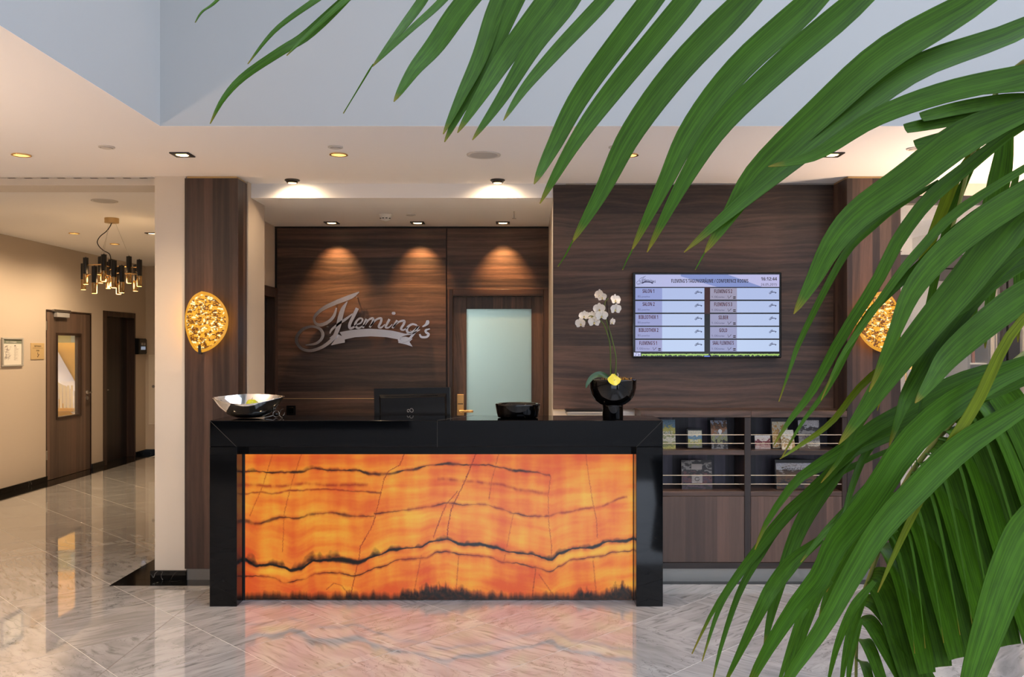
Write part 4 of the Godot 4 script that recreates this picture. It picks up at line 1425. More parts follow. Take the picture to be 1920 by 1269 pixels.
func build_sconces() -> void:
	var outline := []
	for e in [[410, 110], [560, 145], [700, 235], [810, 370], [865, 520], [875, 640], [850, 790], [780, 930], [660, 1060], [520, 1145], [390, 1175], [300, 1140], [220, 1030], [160, 880], [125, 720], [120, 580], [140, 440], [190, 300], [280, 180], [410, 110]]:
		outline.append((Vector2(e[0], -e[1]) - Vector2(480, -640)) / 9.4 * 0.0036)
	var line := spline(outline, 76)
	var gm := plain("gold_glass", Color(0.16, 0.10, 0.03), 0.18)
	gm.emission_enabled = true
	gm.emission = Color.WHITE
	gm.emission_operator = BaseMaterial3D.EMISSION_OP_MULTIPLY
	gm.emission_texture = tex(sconce_image())
	gm.emission_energy_multiplier = 1.05
	var rim := plain("amber_rim", Color(0.2, 0.13, 0.04), 0.15)
	rim.emission_enabled = true
	rim.emission = Color(0.95, 0.66, 0.17)
	rim.emission_energy_multiplier = 0.7
	var bump := noise(77, 55.0, 2)
	for n in 2:
		var flip := -1.0 if n else 1.0
		var at := Vector3([-2.0572, 2.4267][n], 1.7412, -0.6)
		var s := thing("wall_sconce", at, ["egg-shaped gold glass wall lamp on the left walnut column", "egg-shaped gold glass wall lamp on the right walnut column, behind palm leaves"][n], "lamp", "gold glass wall lamps")
		for zone in 2:
			var st := S(true)
			var r0: float = [0.0, 0.90][zone]
			var r1: float = [0.90, 1.0][zone]
			var rings: int = [16, 3][zone]
			for side in [1.0, -1.0]:
				for i in rings:
					for k in 76:
						var q := []
						for e in [[i, k], [i, k + 1], [i + 1, k + 1], [i + 1, k]]:
							var f := lerpf(r0, r1, float(e[0]) / rings)
							var p: Vector2 = line[e[1]] * f
							var bulge: float = 0.075 + side * 0.016 * sqrt(maxf(0.0, 1.0 - f * f))
							if f < 0.9:
								bulge += side * 0.006 * bump.get_noise_2d(p.x, p.y)
							q.append([at + Vector3(p.x * flip, p.y, bulge), p])
						for t in [0, 1, 2, 0, 2, 3]:
							st.set_uv(q[t][1] * 2.3 + Vector2(0.5, 0.5) + Vector2(n * 0.37, 0))
							st.add_vertex(q[t][0])
			part(["glass", "glass_rim"][zone], st, [gm, rim][zone], s, ["crumpled gold leaf in glowing glass", "clear amber edge"][zone])
		var bp := Vector2(outline[10].x * flip, outline[10].y)
		part("bracket", bx(at.x + bp.x - 0.009, at.x + bp.x + 0.008, at.y + bp.y - 0.012, at.y + bp.y + 0.048, -0.545, -0.504, 0.003), mats.dark_grey_plastic, s, "dark metal clip")
		part("wall_plate", bx(at.x + bp.x - 0.03, at.x + bp.x + 0.03, at.y - 0.13, at.y + 0.02, -0.6, -0.57, 0.004), mats.black_metal, s)
		part("stem", rod(at + Vector3(bp.x, bp.y + 0.02, 0), at + Vector3(bp.x, bp.y + 0.02, 0.06), 0.008), mats.dark_grey_plastic, s)
		lamp(s, at + Vector3(0, 0, 0.075), 0.09, Color(1.0, 0.68, 0.25), 0.012)


func downlight(label: String, x: float, z: float, y: float, kind: String, energy: float, color: Color, group := "", towards := Vector3.DOWN, cone := 50.0) -> void:
	var d := thing("ceiling_light", Vector3(x, y, z), label, "ceiling light", group)
	var st := S()
	var glow := S()
	if kind == "square":
		for e in [[-0.058, 0.058, -0.058, -0.036], [-0.058, 0.058, 0.036, 0.058], [-0.058, -0.036, -0.036, 0.036], [0.036, 0.058, -0.036, 0.036]]:
			also(st, x + e[0], x + e[1], y - 0.008, y, z + e[2], z + e[3], 0.002)
		part("trim", st, mats.dark_grey_plastic, d)
		disc(glow, Vector3(x, y - 0.001, z), 0.036, 0.006, 20)
		part("lens", glow, mats.warm_glow, d)
	elif kind == "gold":
		lathe(st, [Vector2(0.052, 0), Vector2(0.056, -0.006), Vector2(0.047, -0.008), Vector2(0.044, -0.002)], Vector3(x, y, z), 28)
		part("trim", st, mats.brass, d)
		disc(glow, Vector3(x, y - 0.001, z), 0.045, 0.003, 24)
		part("reflector", glow, mats.gold_glow, d)
	else:
		lathe(st, [Vector2(0.05, 0), Vector2(0.052, -0.006), Vector2(0.046, -0.01), Vector2(0.034, -0.024), Vector2(0.028, -0.012), Vector2(0.03, -0.001)], Vector3(x, y, z), 28)
		part("trim", st, mats.black_metal, d)
		disc(glow, Vector3(x, y - 0.012, z), 0.028, 0.012, 20)
		part("lens", glow, mats.warm_glow, d)
	if energy > 0.0:
		lamp(d, Vector3(x, y - 0.034, z), energy, color, 0.02, cone, towards)


func added_uplighter(label: String, at: Vector3, energy: float) -> void:
	# unseen lamp added outside the view to brighten the ceiling
	var u := thing("added_floor_lamp", at, label, "floor lamp", "added upturned floor lamps")
	var st := S()
	lathe(st, [Vector2(0, 0), Vector2(0.16, 0), Vector2(0.16, 0.018), Vector2(0.02, 0.03), Vector2(0.016, 1.2), Vector2(0, 1.2)], at, 28)
	part("stand", st, mats.brushed_steel, u)
	st = S()
	lathe(st, [Vector2(0.0, 1.2), Vector2(0.06, 1.21), Vector2(0.15, 1.27), Vector2(0.19, 1.36), Vector2(0.185, 1.36), Vector2(0.145, 1.28), Vector2(0.0, 1.222)], at, 36)
	part("bowl", st, mats.brushed_steel, u)
	st = S()
	disc(st, at + Vector3(0, 1.315, 0), 0.13, 0.01, 28)
	part("diffuser", st, mats.warm_glow, u)
	lamp(u, at + Vector3(0, 1.36, 0), energy, Color(1.0, 0.86, 0.74), 0.11, 86.0, Vector3.UP)


func build_ceiling_fittings() -> void:
	var warm := Color(1.0, 0.87, 0.71)
	downlight("round gold downlight at the far left of the lobby ceiling", -2.9605, 0.048, CEIL, "gold", 1.1, warm, "", Vector3.DOWN, 60.0)
	downlight("round gold downlight above the left of the desk", -1.0533, 0.0624, CEIL, "gold", 1.0, warm, "", Vector3.DOWN, 60.0)
	downlight("round gold downlight above the screen, beside palm leaves", 0.6881, 0.048, CEIL, "gold", 1.0, warm, "", Vector3.DOWN, 60.0)
	downlight("square dark spotlight in the ceiling before the left column", -1.9885, 0.0624, CEIL, "square", 0.6, warm, "", Vector3(-0.25, -1, -0.3), 45.0)
	downlight("square dark spotlight hidden by leaves before the right column", 1.8991, 0.0624, CEIL, "square", 0.6, warm, "", Vector3(0.1, -1, -0.3), 45.0)
	downlight("black ringed spotlight by the alcove header, nearer the left column", -1.5325, -0.7302, CEIL, "ring", 0.36, warm, "", Vector3(0.1, -1, -0.6), 78.0)
	downlight("black ringed spotlight by the alcove header, nearer the screen", -0.1176, -0.7302, CEIL, "ring", 0.36, warm, "", Vector3(0.0, -1, -0.6), 78.0)
	downlight("square spot over the script sign, nearest the cream wall", -1.5399, -2.0658, ALCOVE, "square", 1.9, Color(1, 0.76, 0.50), "", Vector3(0, -1, -0.42), 36.0)
	downlight("square spot over the right end of the script sign", -0.8171, -2.0658, ALCOVE, "square", 1.9, Color(1, 0.76, 0.50), "", Vector3(0, -1, -0.42), 36.0)
	downlight("square spot over the frosted door", -0.0988, -2.0658, ALCOVE, "square", 1.9, Color(1, 0.76, 0.50), "", Vector3(0, -1, -0.42), 36.0)
	downlight("small gold downlight in the hall ceiling left of the chandelier", -4.7048, -4.0443, HALL, "gold", 2.4, warm, "", Vector3.DOWN, 82.0)
	downlight("small gold downlight in the hall ceiling behind the chandelier", -4.7056, -4.9926, HALL, "gold", 2.4, warm, "", Vector3.DOWN, 82.0)
	downlight("square spot in the hall ceiling at the edge of the beige wall end", -3.8732, -4.0443, HALL, "square", 2.4, warm, "", Vector3(-0.1, -1, 0), 50.0)
	# unseen downlights added along the lobby; their bounce off the floor brightens the ceiling
	for e in [["nearest the hall", -3.0, 2.9], ["second from the hall", -4.4, 3.3], ["second from the entrance", -3.1, 5.0], ["nearest the entrance", -4.4, 6.4]]:
		downlight("added round gold downlight left of the light well, " + e[0], e[1], e[2], CEIL, "gold", 2.4, warm, "added lobby downlights left of the light well", Vector3.DOWN, 42.0)
	added_uplighter("added floor lamp with an upturned bowl on the left of the lobby", Vector3(-3.9, 0, 2.5), 8.0)
	added_uplighter("added floor lamp with an upturned bowl beside the glazed partition", Vector3(3.35, 0, 0.15), 5.0)
	for e in [["round white ceiling vent at the left above the hall", -2.3515, 0.2557, 0.045, CEIL], ["round white ceiling vent above the left of the desk", -1.0328, 0.2557, 0.043, CEIL], ["round white ceiling vent among the palm tips", 0.584, 0.2557, 0.043, CEIL], ["round white ceiling vent above the right column", 2.3238, 0.2155, 0.045, CEIL], ["small white disc in the alcove ceiling beside the smoke detector", -0.8233, -1.6276, 0.04, ALCOVE]]:
		var v := thing("ceiling_vent", Vector3(e[1], e[4], e[2]), e[0], "vent")
		var st := S()
		lathe(st, [Vector2(e[3], 0), Vector2(e[3], -0.006), Vector2(e[3] - 0.008, -0.008), Vector2(e[3] - 0.012, -0.002)], v.position, 28)
		part("ring", st, mats.vent_white, v)
		st = S()
		disc(st, v.position - Vector3(0, 0.003, 0), e[3] - 0.016, 0.008)
		part("disc", st, mats.vent_white, v)
	for e in [["large round loudspeaker grille above the desk", -0.1856, 0.048, 0.102, CEIL], ["large round loudspeaker grille in the hall ceiling", -3.4252, -2.0078, 0.105, HALL]]:
		var v := thing("ceiling_speaker", Vector3(e[1], e[4], e[2]), e[0], "loudspeaker")
		var st := S()
		lathe(st, [Vector2(e[3], 0), Vector2(e[3], -0.004), Vector2(e[3] - 0.01, -0.007), Vector2(e[3] - 0.02, -0.003)], v.position, 40)
		part("ring", st, mats.vent_white, v)
		st = S()
		disc(st, v.position - Vector3(0, 0.0005, 0), e[3] - 0.019, 0.004, 36)
		part("grille", st, plain("speaker_grille", Color(0.70, 0.69, 0.68), 0.7), v)
	var sd := thing("smoke_detector", Vector3(-1.0218, ALCOVE, -1.6276), "white smoke detector on the alcove ceiling", "smoke detector")
	var st := S()
	lathe(st, [Vector2(0.05, 0), Vector2(0.052, -0.012), Vector2(0.046, -0.02), Vector2(0.046, -0.03), Vector2(0.034, -0.045), Vector2(0.014, -0.055), Vector2(0, -0.056)], sd.position, 32)
	part("body", st, mats.white_plastic, sd)
	st = S()
	for a in [-0.9, -0.3, 0.3, 0.9]:
		also(st, sd.position.x + sin(a) * 0.044 - 0.008, sd.position.x + sin(a) * 0.044 + 0.008, ALCOVE - 0.037, ALCOVE - 0.031, sd.position.z + cos(a) * 0.044 - 0.005, sd.position.z + cos(a) * 0.044 + 0.003)
	part("slots", st, mats.dark_grey_plastic, sd)
	var sp := thing("sprinkler", Vector3(-0.0041, ALCOVE, -1.4665), "slim pendant sprinkler head in the alcove ceiling", "sprinkler")
	part("stem", rod(sp.position, sp.position - Vector3(0, 0.055, 0), 0.004, 8), mats.steel, sp)
	st = S()
	disc(st, sp.position - Vector3(0, 0.055, 0), 0.016, 0.003, 16)
	part("deflector", st, mats.steel, sp)
	# slotted air outlet along the mouth of the hall
	var so := thing("slot_vent", Vector3(-3.9, CEIL, -0.64), "long slotted air outlet along the ceiling edge before the hall", "vent")
	part("strip", bx(-5.5, -2.45, CEIL - 0.004, CEIL, -0.672, -0.625), mats.vent_white, so)
	st = S()
	for i in 27:
		also(st, -5.46 + i * 0.112, -5.41 + i * 0.112, CEIL - 0.0055, CEIL - 0.003, -0.66, -0.64)
	var sl := part("slots", st, mats.dark_grey_plastic, so)


func build_chandelier() -> void:
	var zc := -2.9767
	var c := thing("chandelier", Vector3(-3.8114, HALL, zc), "chandelier of black and smoked glass tubes hanging in the hall", "chandelier")
	var o := c.position
	var st := S()
	disc(st, o, 0.064, 0.045, 28)
	part("canopy", st, mats.brass_plate, c)
	var smoke := plain("smoked_gold_glass", Color(0.70, 0.58, 0.40), 0.14, 0.9)
	var spark := plain("tube_glow", Color(1, 0.9, 0.7), 0.4)
	spark.emission_enabled = true
	spark.emission = Color(1.0, 0.74, 0.42)
	spark.emission_energy_multiplier = 3.0
	var tops := [Vector3(-4.0342, 2.4178, -2.93), Vector3(-4.1253, 2.3763, -3.07), Vector3(-3.8808, 2.3234, -2.78), Vector3(-3.8303, 2.4403, -2.86), Vector3(-3.9705, 2.4427, -3.09), Vector3(-3.8643, 2.3866, -3.02), Vector3(-3.8205, 2.4059, -2.98), Vector3(-3.6905, 2.3745, -2.76), Vector3(-3.7005, 2.3228, -2.88), Vector3(-3.6282, 2.3293, -2.78), Vector3(-3.6274, 2.4293, -2.93), Vector3(-3.6355, 2.3654, -3.09), Vector3(-3.5172, 2.3957, -2.9)]
	for p in tops:
		st = S()
		lathe(st, [Vector2(0, 0.006), Vector2(0.006, 0.006), Vector2(0.006, 0), Vector2(0.023, 0), Vector2(0.0245, -0.002), Vector2(0.0245, -0.152), Vector2(0, -0.152)], p, 20)
		var t := part("tube", st, mats.black_metal, c)
		st = S()
		lathe(st, [Vector2(0.0235, -0.15), Vector2(0.0235, -0.25), Vector2(0.0205, -0.25), Vector2(0.0205, -0.152)], p, 20)
		part("glass", st, smoke, t, "smoked gold glass end")
		st = S()
		disc(st, p - Vector3(0, 0.247, 0), 0.0205, 0.006, 16)
		part("bulb", st, spark, t)
	for e in [[0, 3], [3, 6], [2, 6], [7, 9], [9, 12], [10, 12], [0, 2], [1, 0], [4, 3], [5, 7], [8, 9], [11, 12], [6, 10]]:
		var a: Vector3 = tops[e[0]]
		var b: Vector3 = tops[e[1]]
		var y := minf(a.y, b.y) - 0.07
		part("rod", rod(Vector3(a.x, y, a.z), Vector3(b.x, y, b.z), 0.0055, 8), mats.brass, c)
	for e in [[3, -0.03], [10, 0.035], [4, -0.01]]:
		part("cable", rod(o + Vector3(e[1], -0.045, 0), tops[e[0]] + Vector3(0, 0.005, 0), 0.0012, 5), mats.steel, c)
	var cord := [o + Vector3(0, -0.045, 0), Vector3(-3.8213, 2.7129, -2.96), Vector3(-3.8519, 2.6663, -2.95), Vector3(-3.9025, 2.6197, -2.94), Vector3(-3.9301, 2.5695, -2.94), Vector3(-3.9173, 2.5255, -2.95), Vector3(-3.8767, 2.4864, -2.96), Vector3(-3.831, 2.4573, -2.97), tops[6]]
	st = S()
	tube(st, spline(cord, 48), 0.0042, 0.0042, 8)
	part("cord", st, mats.black_plastic, c)
	lamp(c, o - Vector3(0, 0.75, 0), 0.26, Color(1, 0.82, 0.60), 0.12)


# ---------------------------------------------------------------- things on and behind the desk

func build_desk_things() -> void:
	var top := 1.1272
	# boat-shaped silver bowl
	var at := Vector3(-1.6664, top, -0.18)
	var b := thing("fruit_bowl", at, "polished silver boat-shaped bowl on the left end of the counter", "bowl")
	var dent := noise(91, 26.0, 2)
	for skin in 2:
		var st := S(true)
		for i in 18:
			for k in 72:
				var q := []
				for e in [[i, k], [i, k + 1], [i + 1, k + 1], [i + 1, k]]:
					q.append(at + bowl_point(float(e[0]) / 18.0, TAU * e[1] / 72.0, skin == 1, dent))
				for t in ([0, 1, 2, 0, 2, 3] if skin else [0, 2, 1, 0, 3, 2]):
					st.set_uv(Vector2(q[t].x, q[t].z))
					st.add_vertex(q[t])
		part(["outside", "inside"][skin], st, mats.silver, b)
	var edge := []
	for k in 73:
		edge.append(at + bowl_point(1.0, TAU * k / 72.0, false, dent))
	var es := S()
	tube(es, edge, 0.0022, 0.0022, 6)
	part("rim", es, mats.silver, b)
	var ap := at + Vector3(0.0, 0.084, -0.066)
	var a := thing("apple", ap - Vector3(0, 0.033, 0), "yellow green apple lying in the silver bowl", "apple")
	var st := S()
	var prof := []
	for i in 17:
		var t := PI * i / 16.0
		prof.append(Vector2(0.036 * sin(t) * (1.0 + 0.08 * cos(t)), -0.033 * cos(t) - 0.010 * exp(-pow(sin(t) * 3.2, 2.0)) * signf(cos(t)) * -1.0))
	lathe(st, prof, ap, 28)
	var am := plain("apple_skin", Color(0.66, 0.70, 0.13), 0.3)
	part("flesh", st, am, a)
	part("stalk", rod(ap + Vector3(0, 0.022, 0), ap + Vector3(0.005, 0.04, 0), 0.0013, 6), plain("stalk", Color(0.25, 0.17, 0.08), 0.7), a)
	# bent wire ornament
	var wp := Vector3(-1.4982, top, -0.2)
	var w := thing("wire_ornament", wp, "small chrome wire ornament with a black ball beside the silver bowl", "ornament")
	var ring := []
	for k in 25:
		ring.append(wp + Vector3(0.02 * cos(TAU * k / 24.0), 0.024 + 0.02 * sin(TAU * k / 24.0), 0.004 * cos(TAU * k / 12.0)))
	st = S()
	tube(st, ring, 0.0022, 0.0022, 6)
	part("ring", st, mats.steel, w)
	st = S()
	var ball := []
	for i in 13:
		ball.append(Vector2(0.0125 * sin(PI * i / 12.0), -0.0125 * cos(PI * i / 12.0)))
	lathe(st, ball, wp + Vector3(0, 0.022, 0), 18)
	part("ball", st, mats.black_gloss, w)
	for e in [[Vector3(0.02, 0.026, 0), Vector3(0.032, 0.05, 0.005), Vector3(0.047, 0.056, 0.01)], [Vector3(0.018, 0.022, 0), Vector3(0.03, 0.008, 0.012), Vector3(0.045, 0.003, 0.02)], [Vector3(0.04, 0.012, -0.01), Vector3(0.047, 0.022, -0.012), Vector3(0.05, 0.034, -0.012)], [Vector3(-0.018, 0.016, 0), Vector3(-0.045, 0.008, 0.02), Vector3(-0.075, 0.003, 0.03)]]:
		var pts := []
		for v in e:
			pts.append(wp + v)
		st = S()
		tube(st, spline(pts, 10), 0.0018, 0.0012, 6)
		part("wire", st, mats.steel, w)
	# monitor, seen from behind
	var mz := -0.62
	var m := thing("monitor", Vector3(-0.6963, 0.745, mz), "black computer monitor seen from behind on the work top", "monitor")
	st = S()
	var f := [Vector3(-0.9525, 1.2912, mz), Vector3(-0.4384, 1.3002, mz), Vector3(-0.4293, 0.84, mz + 0.02), Vector3(-0.9417, 0.84, mz + 0.02)]
	var bk := []
	for v in f:
		bk.append(v + Vector3(0, 0, -0.03))
	var cm: Vector3 = (f[0] + bk[2]) / 2.0
	quad(st, f, cm)
	quad(st, bk, cm)
	for k in 4:
		var j := (k + 1) % 4
		quad(st, [f[k], f[j], bk[j], bk[k]], cm)
	part("shell", st, mats.black_plastic, m)
	# raised back with a bevelled edge
	st = S()
	var inner := []
	for e in [[711, 740], [837, 737.5], [838.5, 800], [712.5, 800]]:
		inner.append(Vector3(965, 654, 0) * 0.0 + Vector3((e[0] - 965.0), -(e[1] - 654.0), 0) * 0.0036 + Vector3(0, 1.56, mz + 0.012))
	var out := []
	for e in [[714.5, 746], [834, 744], [836, 800], [716, 800]]:
		out.append(Vector3((e[0] - 965.0), -(e[1] - 654.0), 0) * 0.0036 + Vector3(0, 1.56, mz + 0.035))
	cm = (inner[0] + inner[2]) / 2.0 - Vector3(0, 0, 0.1)
	quad(st, out, cm)
	for k in 4:
		var j := (k + 1) % 4
		quad(st, [inner[k], inner[j], out[j], out[k]], cm)
	var hump := part("back_cover", st, mats.black_plastic, m)
	st = S()
	for i in 46:
		var x: float = out[0].x + 0.025 + i * 0.0078
		var y: float = lerpf((inner[0].y + out[0].y) / 2.0, (inner[1].y + out[1].y) / 2.0, i / 46.0) + 0.001
		also(st, x, x + 0.004, y - 0.0035, y + 0.0035, mz + 0.018, mz + 0.0275)
	part("vent_slots", st, mats.black_gloss, hump)
	st = S()
	var c0 := Vector3((769.3 - 965.0) * 0.0036, 1.56 - (769.6 - 654.0) * 0.0036, mz + 0.0365)
	var loop := []
	for e in [[-1.0, 0.9], [-2.6, 2.4], [-4.6, 1.4], [-4.8, -1.0], [-3.4, -2.7], [-1.4, -2.2], [0.6, 0.4], [2.2, 2.4], [4.6, 2.4], [6.2, 0.2], [5.6, -2.6], [3.4, -4.4], [1.2, -3.8], [0.2, -2.2]]:
		loop.append(c0 + Vector3(e[0], -e[1], 0) * 0.0036)
	tube(st, spline(loop, 60), 0.0016, 0.0016, 6)
	part("emblem", st, plain("emblem_grey", Color(0.55, 0.55, 0.55), 0.4), hump, "grey looped emblem")
	st = bx(-0.6963 - 0.03, -0.6963 + 0.03, 0.75, 0.95, mz - 0.05, mz - 0.02, 0.004)
	also(st, -0.6963 - 0.12, -0.6963 + 0.12, 0.745, 0.757, mz - 0.14, mz + 0.06, 0.004)
	part("stand", st, mats.black_plastic, m)
	# black glass dish
	at = Vector3(0.0202, top, -0.22)
	var d := thing("glass_dish", at, "round black glass dish on the counter before the frosted door", "dish")
	st = S()
	lathe(st, [Vector2(0, 0.004), Vector2(0.10, 0), Vector2(0.126, 0.004), Vector2(0.133, 0.03), Vector2(0.141, 0.078), Vector2(0.142, 0.086), Vector2(0.137, 0.09), Vector2(0.12, 0.087), Vector2(0.112, 0.07), Vector2(0.10, 0.03), Vector2(0.0, 0.026)], at, 48)
	part("body", st, mats.black_gloss, d)
	# goblet planter
	at = Vector3(0.6089, top, -0.13)
	var p := thing("planter", at, "black glazed goblet planter on the right of the counter", "planter")
	st = S()
	lathe(st, [Vector2(0, 0.002), Vector2(0.062, 0), Vector2(0.064, 0.004), Vector2(0.064, 0.078), Vector2(0.066, 0.082), Vector2(0.064, 0.086), Vector2(0.085, 0.094), Vector2(0.112, 0.115), Vector2(0.133, 0.148), Vector2(0.144, 0.19), Vector2(0.1465, 0.235), Vector2(0.1465, 0.244), Vector2(0.142, 0.246), Vector2(0.138, 0.24), Vector2(0.13, 0.19), Vector2(0.10, 0.15), Vector2(0, 0.14)], at, 56)
	part("bowl", st, mats.black_gloss, p)
	var soil := S()
	disc(soil, at + Vector3(0, 0.232, 0), 0.135, 0.05, 32)
	part("soil", soil, plain("bark", Color(0.16, 0.11, 0.07), 0.95), p)
	var moss := S()
	for i in 60:
		var x := rng.randf_range(0.01, 0.12) * (1.0 if i % 4 else -0.7)
		var q := at + Vector3(x, 0.236, rng.randf_range(-0.05, 0.09))
		tube(moss, [q, q + Vector3(rng.randf_range(-0.014, 0.014), rng.randf_range(0.004, 0.024), rng.randf_range(-0.01, 0.01))], 0.003, 0.0012, 4)
	var mo := part("moss", moss, plain("moss", Color(0.62, 0.45, 0.16), 0.9), p, "dry ochre moss")
	mo.set_meta("kind", "stuff")
	build_orchid(at + Vector3(0, 0.235, 0))
	# flat scanner on the ledge behind
	var sc := thing("flat_scanner", Vector3(0.4762, 0.745, -0.66), "flat silver device with a black lid behind the planter", "scanner")
	st = bx(0.3524, 0.6113, 1.1087, 1.1357, -0.8, -0.6, 0.006)
	part("body", st, plain("silver_plastic", Color(0.62, 0.61, 0.6), 0.35, 0.4), sc)
	part("lid", bx(0.347, 0.6077, 1.1357, 1.1447, -0.81, -0.61, 0.003), mats.black_plastic, sc)
	part("riser", bx(0.3775, 0.5861, 0.745, 1.1087, -0.78, -0.64, 0.004), mats.dark_grey_plastic, sc)


func bowl_point(s: float, a: float, inside: bool, dent: FastNoiseLite) -> Vector3:
	var co := cos(a)
	var si := sin(a)
	var rim := 0.126 * co * co + si * si * (0.092 if si > 0.0 else 0.143)
	if co > 0.0:
		rim += 0.008 * co * co
	var reach := pow(s, 0.62)
	var x := co * lerpf(0.0, 0.224, reach) * (1.0 - 0.10 * si * si)
	var z := si * lerpf(0.0, 0.118, reach) * (1.0 - 0.35 * pow(absf(co), 6.0))
	var y := rim * pow(s, 1.95) + 0.001
	var n := dent.get_noise_2d(x, z) * 0.0016 * s
	if inside:
		return Vector3(x * 0.985, y + 0.004 * (1.0 - s) + 0.0005 + n, z * 0.975)
	return Vector3(x, y + n, z)


func petal(st: SurfaceTool, at: Vector3, basis: Basis, angle: float, length: float, wide: float, cup: float) -> void:
	st.set_smooth_group(0)
	var n := 8
	var rows := []
	for i in n + 1:
		var t := float(i) / n
		var w := wide * sqrt(maxf(0.0, sin(PI * (0.10 + 0.90 * t) * 0.98))) * (0.35 + 0.65 * smoothstep(0.0, 0.55, t))
		var row := []
		for j in 5:
			var u := j / 2.0 - 1.0
			var p := Vector3(u * w, t * length, cup * (t * t * 0.9 - 0.25 * t) + 0.22 * u * u * w + 0.002 * sin(u * 5.0 + i))
			row.append(at + basis * (Basis(Vector3.BACK, angle) * p))
		rows.append(row)
	for i in n:
		for j in 4:
			var c: Vector3 = (rows[i][j] + rows[i + 1][j + 1]) / 2.0 - basis.z
			quad(st, [rows[i][j], rows[i][j + 1], rows[i + 1][j + 1], rows[i + 1][j]], c)
	st.set_smooth_group(-1)


func build_orchid(at: Vector3) -> void:
	var o := thing("orchid", at, "white flowering orchid with two tall green stems in the black planter", "orchid")
	var green := plain("orchid_stem", Color(0.30, 0.38, 0.10), 0.5)
	var white := plain("orchid_petal", Color(0.93, 0.90, 0.86), 0.55)
	white.backlight_enabled = true
	white.backlight = Color(0.6, 0.6, 0.58)
	var lip := plain("orchid_lip", Color(0.88, 0.80, 0.50), 0.5)
	var leafm := plain("orchid_leaf", Color(0.10, 0.26, 0.06), 0.35)
	var yellow := plain("orchid_yellow_leaf", Color(0.80, 0.76, 0.20), 0.4)
	for e in [[at + Vector3(-0.014, 0, 0.0), Vector3(0.5923, 1.5732, -0.13), Vector3(0.5659, 1.6791, -0.13), Vector3(0.5374, 1.7281, -0.11), Vector3(0.4936, 1.7574, -0.1), Vector3(0.4574, 1.7607, -0.1), Vector3(0.4311, 1.7245, -0.1)], [at + Vector3(0.012, 0, 0.01), Vector3(0.6276, 1.4576, -0.12), Vector3(0.6231, 1.527, -0.11), Vector3(0.5967, 1.6391, -0.11), Vector3(0.5671, 1.738, -0.11), Vector3(0.5572, 1.8369, -0.11), Vector3(0.5813, 1.8738, -0.12)]]:
		var st := S()
		tube(st, spline(e, 40), 0.0042, 0.0026, 8)
		part("stem", st, green, o)
	part("stake", rod(at + Vector3(0, -0.04, -0.008), Vector3(0.5692, 1.8843, -0.13), 0.0028, 6), mats.black_plastic, o, "dark support stick")
	for e in [
		[1123.5, 552, -0.10, -0.9, 0.25, 0.062], [1129.5, 557, -0.09, -0.5, 0.1, 0.055], [1153.5, 562, -0.10, 0.5, 0.2, 0.066],
		[1154, 579, -0.10, 0.35, -0.2, 0.066], [1124, 579, -0.09, -0.4, 0.0, 0.07], [1128, 591, -0.07, 0.1, -0.35, 0.07],
		[1095.5, 592, -0.10, -0.5, 0.3, 0.062], [1089, 606, -0.08, -0.6, -0.1, 0.064], [1114, 603, -0.09, -0.1, -0.3, 0.066], [1110, 592, -0.11, -0.3, 0.3, 0.056], [1147.5, 603, -0.09, 0.8, -0.1, 0.045]]:
		var c: Vector3 = Vector3((e[0] - 965.0), -(e[1] - 654.0), 0) * ((5.2969 - e[2]) / 1640.0) + Vector3(0, 1.56, e[2])
		var b := Basis(Vector3.UP, e[3]) * Basis(Vector3.RIGHT, -e[4])
		var st := S()
		var L: float = e[5] * 0.56
		for ang in [0.0, 2.2, -2.2]:
			petal(st, c - b.z * 0.002, b, ang, L * 0.95, L * 0.34, 0.010)
		for ang in [1.32, -1.32]:
			petal(st, c, b, ang, L * 1.02, L * 0.60, 0.008)
		var fl := part("flower", st, white, o)
		st = S()
		petal(st, c + b.z * 0.004, b * Basis(Vector3.RIGHT, 0.7), PI, L * 0.42, L * 0.16, 0.012)
		part("lip", st, lip, fl, "yellowish lip")
	var st := S()
	petal(st, at + Vector3(-0.012, 0.046, 0.118), Basis(Vector3.UP, 0.1) * Basis(Vector3.RIGHT, -0.62), PI, 0.088, 0.042, 0.010)
	part("leaf", st, yellow, o, "yellowed leaf hanging over the planter rim")
	st = S()
	var line := spline([at + Vector3(0, 0.0, 0), Vector3(0.5364, 1.402, -0.1), Vector3(0.482, 1.3895, -0.08), Vector3(0.4475, 1.351, -0.06), Vector3(0.4353, 1.3187, -0.05)], 18)
	leaf_blade(st, line, 0.04, 0.0, 1.0, Color.WHITE, Color.WHITE)
	part("leaf", st.commit(), leafm, o)
	st = S()
	tube(st, spline([Vector3(0.6328, 1.383, -0.08), Vector3(0.636, 1.4026, -0.08), Vector3(0.6311, 1.4125, -0.08)], 8), 0.0025, 0.001, 6)
	part("root", st, white, o)


# ---------------------------------------------------------------- brochures

func picture(seed_: int, tones: Array, cell: int) -> Image:
	# a printed photograph too small to read: soft patches of its colours
	var im := Image.create(96, 128, false, Image.FORMAT_RGB8)
	var n := noise(seed_, 0.045, 3)
	var d := noise(seed_ + 50, 0.16, 2)
	var last := tones.size() - 1
	for y in 128:
		for x in 96:
			var t := clampf(y / 127.0 + n.get_noise_2d(x * 0.7, y) * 0.05 * cell, 0.0, 1.0) * last
			var k := mini(int(t), last - 1)
			var c: Color = (tones[k] as Color).lerp(tones[k + 1], smoothstep(0.25, 0.75, t - k))
			var v := 1.0 + d.get_noise_2d(x, y) * 0.22
			im.set_pixel(x, y, Color(c.r * v, c.g * v, c.b * v))
	return im


